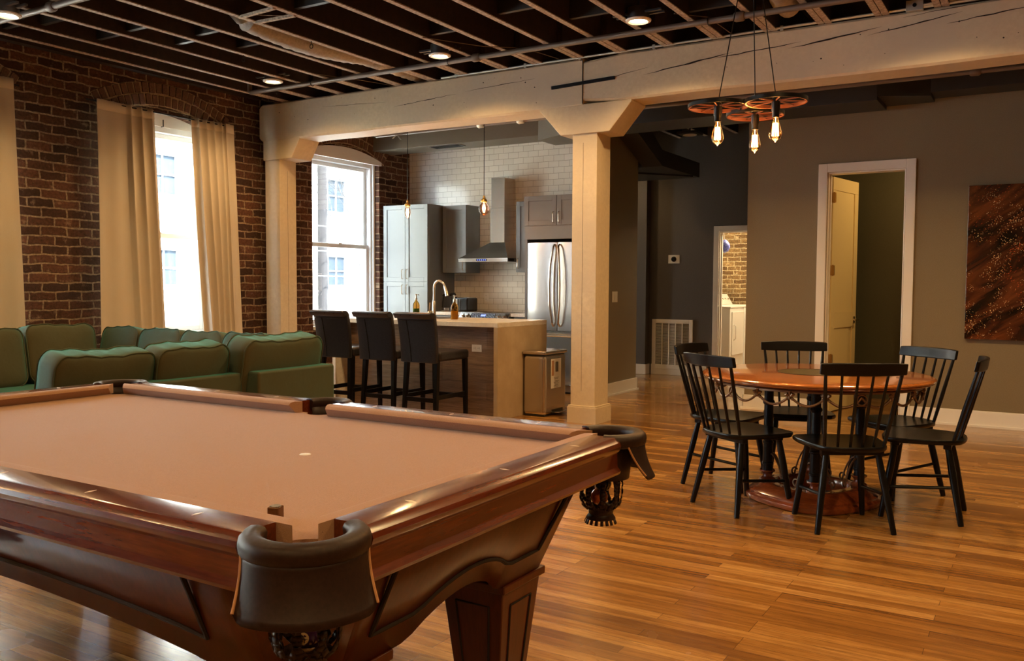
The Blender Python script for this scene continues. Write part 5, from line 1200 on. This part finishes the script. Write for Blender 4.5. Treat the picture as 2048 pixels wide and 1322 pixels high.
# ================================================================== SOFA SECTIONS
def cushion_mesh(w_, h_, t_, seed, mx):
    rnd = random.Random(seed); out = []; r = .09; nn = 8
    for cx_, cz_, a0_ in ((w_/2-r, h_/2-r, 0), (-w_/2+r, h_/2-r, PI/2), (-w_/2+r, -h_/2+r, PI), (w_/2-r, -h_/2+r, 1.5*PI)):
        for k in range(nn+1): a_ = a0_+PI/2*k/nn; out.append((cx_+r*math.cos(a_), cz_+r*math.sin(a_)))
    dense = []
    for i in range(len(out)):
        p, q = out[i], out[(i+1) % len(out)]; L = math.hypot(q[0]-p[0], q[1]-p[1]); m_ = max(1, int(L/.05))
        for k in range(m_): dense.append((p[0]+(q[0]-p[0])*k/m_, p[1]+(q[1]-p[1])*k/m_))
    n = len(dense); ph = rnd.uniform(0, 6); sag = rnd.uniform(.008, .022)
    def pos(x, z, s, d):
        X = x*s; Z = z*s
        if Z > 0: Z -= sag*(Z/(h_/2))*math.cos(X/(w_/2)*PI*.5+ph*.1)*(.5+.5*math.sin(3*X/w_*2+ph)); Z += .006*math.sin(X*40+ph)*(Z/(h_/2))
        return (X, d, Z)
    lay = [(.0, -t_*.62), (.35, -t_*.61), (.65, -t_*.58), (.85, -t_*.54), (.95, -t_*.50), (.985, -t_*.44), (1.0, -t_*.2), (1.0, t_*.2), (.985, t_*.44), (.95, t_*.50), (.85, t_*.54), (.65, t_*.58), (.35, t_*.61), (.0, t_*.62)]
    mb = MB(); vs = []
    for s, d in lay: vs += [pos(x, z, max(s, .001), d) for x, z in dense]
    fs = [(k*n+i, k*n+(i+1) % n, (k+1)*n+(i+1) % n, (k+1)*n+i) for k in range(len(lay)-1) for i in range(n)]
    mb.add(vs, fs, 0, mx)
    pp = MB()
    for s, d in ((.99, -t_*.47), (.99, t_*.47)): pp.tube([mx @ Vector(pos(x, z, s, d)) for x, z in dense], .005, 5, closed=True)
    return mb, pp
def back_cushion(parent, c, w_, h_, t_, rz, lean, seed):
    mx = Matrix.Translation(c) @ Matrix.Rotation(rz, 4, 'Z') @ Matrix.Rotation(lean, 4, 'X')
    a, b = cushion_mesh(w_, h_, t_, seed, mx); o = a.build('back_cushion', M['velvet'], parent, ang=70); b.build('piping', M['velvet'], o)
V = M['velvet']
def sofa(label, base, frames, arms, seats, cushs, feet):
    x0, x1, y0, y1 = base; t_ = thing('sofa_section', label, 'sofa', ((x0+x1)/2, (y0+y1)/2, 0), 0, 'velvet sectional sofa around the windows')
    MB().box(x0, x1, y0, y1, .10, .27).build('seat_frame', V, t_, bevel=.02, seg=3)
    for f in frames: MB().box(f[0], f[1], f[2], f[3], .10, f[4]).build('back_frame', V, t_, bevel=.02, seg=3)
    for f in arms: MB().box(f[0], f[1], f[2], f[3], .10, f[4]).build('armrest', V, t_, bevel=.03, seg=3)
    for f in seats: MB().box(f[0], f[1], f[2], f[3], .27, .45).build('seat_cushion', V, t_, bevel=.04, seg=3)
    for a in cushs: back_cushion(t_, *a)
    for fx_, fy_ in feet: MB().frustum((fx_, fy_, .10), (.022, .022), (fx_, fy_, 0), (.015, .015)).build('foot', M['mahog_z'], t_)
R90 = PI/2
sofa('olive-shaded teal velvet sofa section with two back cushions, nearest the pool table', (-5.80, -4.90, 2.96, 4.34), [(-5.04, -4.90, 2.96, 4.34, .655)], [],
     [(-5.78, -5.06, 2.98, 3.65), (-5.78, -5.06, 3.66, 4.33)],
     [((-5.13, 3.36, .64), .70, .47, .19, R90, math.radians(12), 1), ((-5.10, 4.00, .645), .60, .47, .19, R90, math.radians(11), 2)], [(-5.7, 3.05), (-4.98, 3.05), (-5.7, 4.25), (-4.98, 4.25)])
sofa('olive-shaded teal velvet corner sofa section with its back to the bar stools', (-5.72, -4.77, 4.37, 5.15), [(-4.91, -4.77, 4.37, 5.15, .665), (-5.72, -4.91, 5.01, 5.15, .665)], [],
     [(-5.70, -4.93, 4.39, 5.0)],
     [((-4.985, 4.72, .66), .80, .49, .20, R90, math.radians(11), 3), ((-5.40, 4.86, .66), .52, .47, .18, 0, math.radians(-11), 4)], [(-5.65, 4.45), (-4.85, 4.45), (-4.85, 5.08), (-5.65, 5.08)])
sofa('teal velvet sofa section with two cushions facing the camera below the curtains', (-6.73, -5.74, 4.36, 5.15), [(-6.73, -5.74, 5.01, 5.15, .66)], [],
     [(-6.72, -6.24, 4.38, 5.0), (-6.23, -5.76, 4.38, 5.0)],
     [((-6.46, 4.87, .66), .54, .47, .18, 0, math.radians(-12), 6), ((-5.93, 4.87, .655), .52, .47, .18, 0, math.radians(-12), 7)], [(-6.6, 5.08), (-5.85, 5.08), (-5.85, 4.4)])
sofa('olive-shaded teal velvet corner sofa section along the curtains at the left edge of the picture', (-7.60, -6.75, 2.2, 5.15), [(-7.60, -7.46, 2.2, 5.15, .66), (-7.46, -6.75, 5.01, 5.15, .66)], [],
     [(-7.44, -6.77, 2.22, 2.88), (-7.44, -6.77, 2.89, 3.56), (-7.44, -6.77, 3.57, 4.27), (-7.44, -6.77, 4.28, 5.0)],
     [((-7.30, 2.45, .67), .62, .48, .20, -R90, math.radians(10), 10), ((-7.27, 3.10, .67), .62, .48, .20, -R90, math.radians(10), 9), ((-7.24, 3.74, .67), .64, .49, .20, -R90, math.radians(10), 8), ((-7.26, 4.40, .685), .62, .50, .19, -R90, math.radians(9), 11), ((-6.99, 4.86, .665), .50, .47, .18, 0, math.radians(-12), 5)], [(-7.5, 2.3), (-6.85, 2.3), (-6.85, 4.9), (-7.5, 5.08)])

# ================================================================== CURTAINS
def curtain(label, yt0, yt1, yb0, yb1, flat, seed, ztop=3.06):
    rnd = random.Random(seed); N, K = 150, 30
    t_ = thing('curtain', label, 'curtain', (WX+.1, (yt0+yt1)/2, 0.03), 0, 'linen curtain panels at the windows')
    ph = rnd.uniform(0, 6); npl = 5.5
    def fn(u, v_):
        z = ztop-(ztop-.03)*v_
        # pleats: first part flat, rest folded
        f0, f1 = flat
        if f0 <= u <= f1: amp = .008
        else: amp = .042*(1-.25*v_)
        edge = min(abs(u-f0), abs(u-f1)) if f0 <= u <= f1 else 0
        wv = math.sin(u*npl*2*PI+ph)*amp*(0.55+.45*v_) if not (f0 <= u <= f1) else math.sin(u*6+ph)*.012+math.sin(u*21+ph+v_*.6)*(.003+.014*v_)
        wv += .020*math.sin(u*9+v_*2.2+ph)*v_
        a_ = yt0+(yt1-yt0)*u; b_ = yb0+(yb1-yb0)*u; y = a_+(b_-a_)*v_+.010*math.sin(v_*5+ph+u*4)*v_
        x = WX+.115+wv+ .03*v_
        y += .010*math.cos(u*npl*2*PI+ph)*(0 if f0 <= u <= f1 else 1)
        if v_ < .001: z -= .010*abs(math.sin(u*npl*PI+ph))
        return (x, y, z)
    c_ = MB().grid(fn, N, K).build('curtain_panel', M['curtain'], t_, solid=.003, ang=80)
    def hem(u, v_): p = fn(u, .002+v_*.032); return (p[0]+.0035, p[1], p[2])
    MB().grid(hem, N, 2).build('heading_band', mat('pale_heading_tape', (.72, .62, .48), .9) if 'tape' not in M else M['tape'], c_, solid=.002, ang=80)
    return t_
M['tape'] = mat('pale_heading_tape', (.72, .62, .48), .9)
curtain('linen curtain left of the middle window, flat on one half and pleated on the other', 5.19, 5.85, 5.17, 5.97, (0.0, .50), 3)
curtain('linen curtain at the right of the middle window, pleated beside the timber post', 6.30, 6.86, 6.46, 6.95, (.78, 1.0), 5)
curtain('linen curtain cut off by the left edge of the picture', 3.95, 4.40, 3.72, 4.47, (.55, 1.0), 8, 3.09)
for cy in (6.05, 3.60):
    tag(MB().tube([(WX+.10, cy-.95, 3.035), (WX+.10, cy+.86, 3.035)], .008, 8).build('curtain_rod', M['blackm']), 'thin black curtain rod of the %s window, hidden behind the curtain heads' % ('middle' if cy > 5 else 'left'), 'curtain rod')

# ================================================================== WALL FITTINGS
t_ = thing('wall_switch', 'white two-gang light switch on the grey wall beside the free-standing post', 'light switch', (-4.33, 9.40, 1.157))
MB().box(-4.33, -4.324, 9.335, 9.475, 1.09, 1.215).build('cover_plate', M['white_plastic'], t_, bevel=.002)
for y in (9.375, 9.435): MB().box(-4.324, -4.318, y-.018, y+.018, 1.115, 1.19).build('rocker', M['white_plastic'], t_, bevel=.001)
t_ = thing('thermostat', 'round black thermostat on a white square plate on the dark hall wall', 'thermostat', (-4.57, 11.93, 1.66))
MB().box(-4.655, -4.485, 11.918, 11.93, 1.60, 1.72).build('back_plate', M['white_plastic'], t_, bevel=.003)
MB().lathe([(.001, .022), (.030, .022), (.036, .018), (.038, 0)], (0, 0, 0), 24, 0, Matrix.Translation((-4.57, 11.918, 1.66)) @ Matrix.Rotation(PI/2, 4, 'X')).build('dial', M['blackm'], t_)
MB().lathe([(.001, .0225), (.012, .0225)], (0, 0, 0), 16, 0, Matrix.Translation((-4.57, 11.918, 1.66)) @ Matrix.Rotation(PI/2, 4, 'X')).build('dial_display', mat('teal_dial', (.03, .08, .10), .2), t_)
t_ = thing('return_air_grille', 'large white return air grille low on the dark hall wall', 'air grille', (-4.58, 11.92, .09))
gx0, gx1, gz0, gz1 = -4.885, -4.272, .088, .80
mb = MB(); e = .055; mb.box(gx0, gx0+e, 11.905, 11.93, gz0, gz1); mb.box(gx1-e, gx1, 11.905, 11.93, gz0, gz1); mb.box(gx0+e, gx1-e, 11.905, 11.93, gz0, gz0+e); mb.box(gx0+e, gx1-e, 11.905, 11.93, gz1-e, gz1)
mb.build('grille_frame', M['white_trim'], t_, bevel=.003); MB().box(gx0+e, gx1-e, 11.922, 11.929, gz0+e, gz1-e).build('filter', M['grille_dark'], t_)
mb = MB()
for k in range(1, 5): x = gx0+e+(gx1-gx0-2*e)*k/5; mb.box(x-.008, x+.008, 11.908, 11.922, gz0+e, gz1-e)
mb.build('mullion', M['white_trim'], t_); mb = MB(); nl = 36
for k in range(nl): z = gz0+e+(gz1-gz0-2*e)*(k+.5)/nl; mb.add([(gx0+e, 11.912, z-.001), (gx1-e, 11.912, z-.001), (gx1-e, 11.921, z+.006), (gx0+e, 11.921, z+.006)], [(0, 1, 2, 3)])
mb.build('louvre', M['white_plastic'], t_, solid=.0012)
t_ = thing('canvas_print', 'large unframed night city aerial canvas in orange and black on the dining wall', 'picture', (.05, 9.1, .81))
MB().box(-.65, .78, 9.085, 9.129, .812, 2.215).build('printed_canvas', M['art'], t_, bevel=.003)
mb = MB(); rnd = random.Random(4)
cols = [(1, .35, .05), (.9, .6, .15), (.75, .8, .3), (.85, .25, .25)]
for a_, b_ in (((-.20, 1.10), (.10, 1.50)), ((-.10, 1.28), (-.02, 1.60))):
    pass
mb.build('x', M['crack'], t_) if False else None
tag(MB().tube([(-.32+.0, 2.62, .002), (-.318, 2.66, .004), (-.31, 2.69, .004), (-.295, 2.70, .003), (-.285, 2.685, .003), (-.295, 2.675, .003)], .0016, 6).build('thread_scrap', M['white_plastic']), 'curl of white thread on the floor at the bottom right', 'thread')

# ================================================================== LAUNDRY
def laundry_machine(name, label, cat, y0, washer):
    t_ = thing(name, label, cat, (-4.3, y0+.34, 0)); X0, X1 = -4.66, -3.96; y1 = y0+.68
    MB().box(X0, X1, y0, y1, .03, .955).build('machine_body', M['white_app'], t_, bevel=.012, seg=3)
    MB().box(X0, X1+.008, y0-.004, y1+.004, .955, .985).build('machine_top', M['white_app'], t_, bevel=.010)
    cc = MB().prism([(X0+.02, .985), (X0+.30, .985), (X0+.20, 1.15), (X0+.02, 1.15)], 'y', y0+.01, y1-.01).build('control_console', M['white_plastic'], t_, bevel=.01)
    mb = MB()
    for k in range(4): mb.lathe([(.001, .018), (.016, .018), (.020, 0)], (0, 0, 0), 12, 0, Matrix.Translation((X0+.25, y0+.12+.14*k, 1.07)) @ Matrix.Rotation(1.05, 4, 'Y'))
    mb.build('console_knobs', M['nickel'], cc)
    if washer:
        MB().lathe([(.001, .02), (.16, .02), (.20, .03), (.23, .02), (.24, 0)], (0, 0, 0), 36, 0, Matrix.Translation((X1, y0+.34, .55)) @ Matrix.Rotation(PI/2, 4, 'Y')).build('machine_door', M['white_plastic'], t_)
    else:
        dd_ = MB().box(X1, X1+.02, y0+.06, y1-.06, .26, .90).build('machine_door', M['white_app'], t_, bevel=.006); MB().tube([(X1+.02, y0+.12, .48), (X1+.05, y0+.12, .51), (X1+.05, y0+.12, .69), (X1+.02, y0+.12, .72)], .009, 8).build('door_handle', M['white_plastic'], dd_)
    MB().box(X0+.04, X1-.04, y0+.04, y1-.04, 0, .03).build('machine_foot', M['black_plastic'], t_)
laundry_machine('clothes_dryer', 'white dryer with a front door seen through the laundry doorway', 'dryer', 12.62, False)
laundry_machine('washing_machine', 'white washing machine beyond the dryer, half hidden by the grey wall', 'washing machine', 13.36, True)
bl_ = thing('hanging_blue_ornament', 'small deep blue speckled ornament hanging inside the laundry doorway', 'ornament', (-3.90, 12.2, 1.78))
mb = MB().lathe([(.001, -.10), (.05, -.075), (.075, -.02), (.07, .03), (.03, .08), (.001, .09)], (-3.94, 12.25, 1.85), 14)
mb.build('ornament_body', speckle('blue_speckle', (.015, .02, .30), (.25, .30, .75), 70, .5), bl_); MB().tube([(-3.94, 12.25, 1.94), (-3.94, 12.06, 2.3)], .003, 5).build('hanging_string', M['white_plastic'], bl_)
ll = thing('laundry_light', 'ceiling light in the laundry room', 'ceiling light', (-3.4, 12.7, 2.7)); MB().lathe([(.14, 0), (.14, -.03), (.11, -.06), (.001, -.07)], (-3.4, 12.7, 2.7), 24).build('light_dome', M['lamp_disc'], ll)
l = point('laundry_lamp', (0, 0, 0), 65, (1, .80, .50), .1); l.parent = ll; l.location = (0, 0, -.15)
for nm, lab, c, zt in (('closet_fill_fixture', 'small added fill light, unseen inside the closet, brightening the open door', (-0.72, 9.80, 2.60), 2.70), ('hall_fill_fixture', 'added fill light for the hall, unseen behind the kitchen side wall', (-5.6, 11.0, 3.315), 3.72)):  # invented fixtures for the added closet and hall fill lamps
    q_ = thing(nm, lab, 'ceiling light', c)
    MB().lathe([(.001, 0), (.055, 0), (.06, .008)], c, 20).build('lamp_lens', M['lamp_disc'], q_)
    MB().lathe([(.06, .006), (.075, .004), (.075, zt-c[2]), (.001, zt-c[2])], c, 20, caps=False).build('housing', M['white_trim'], q_)
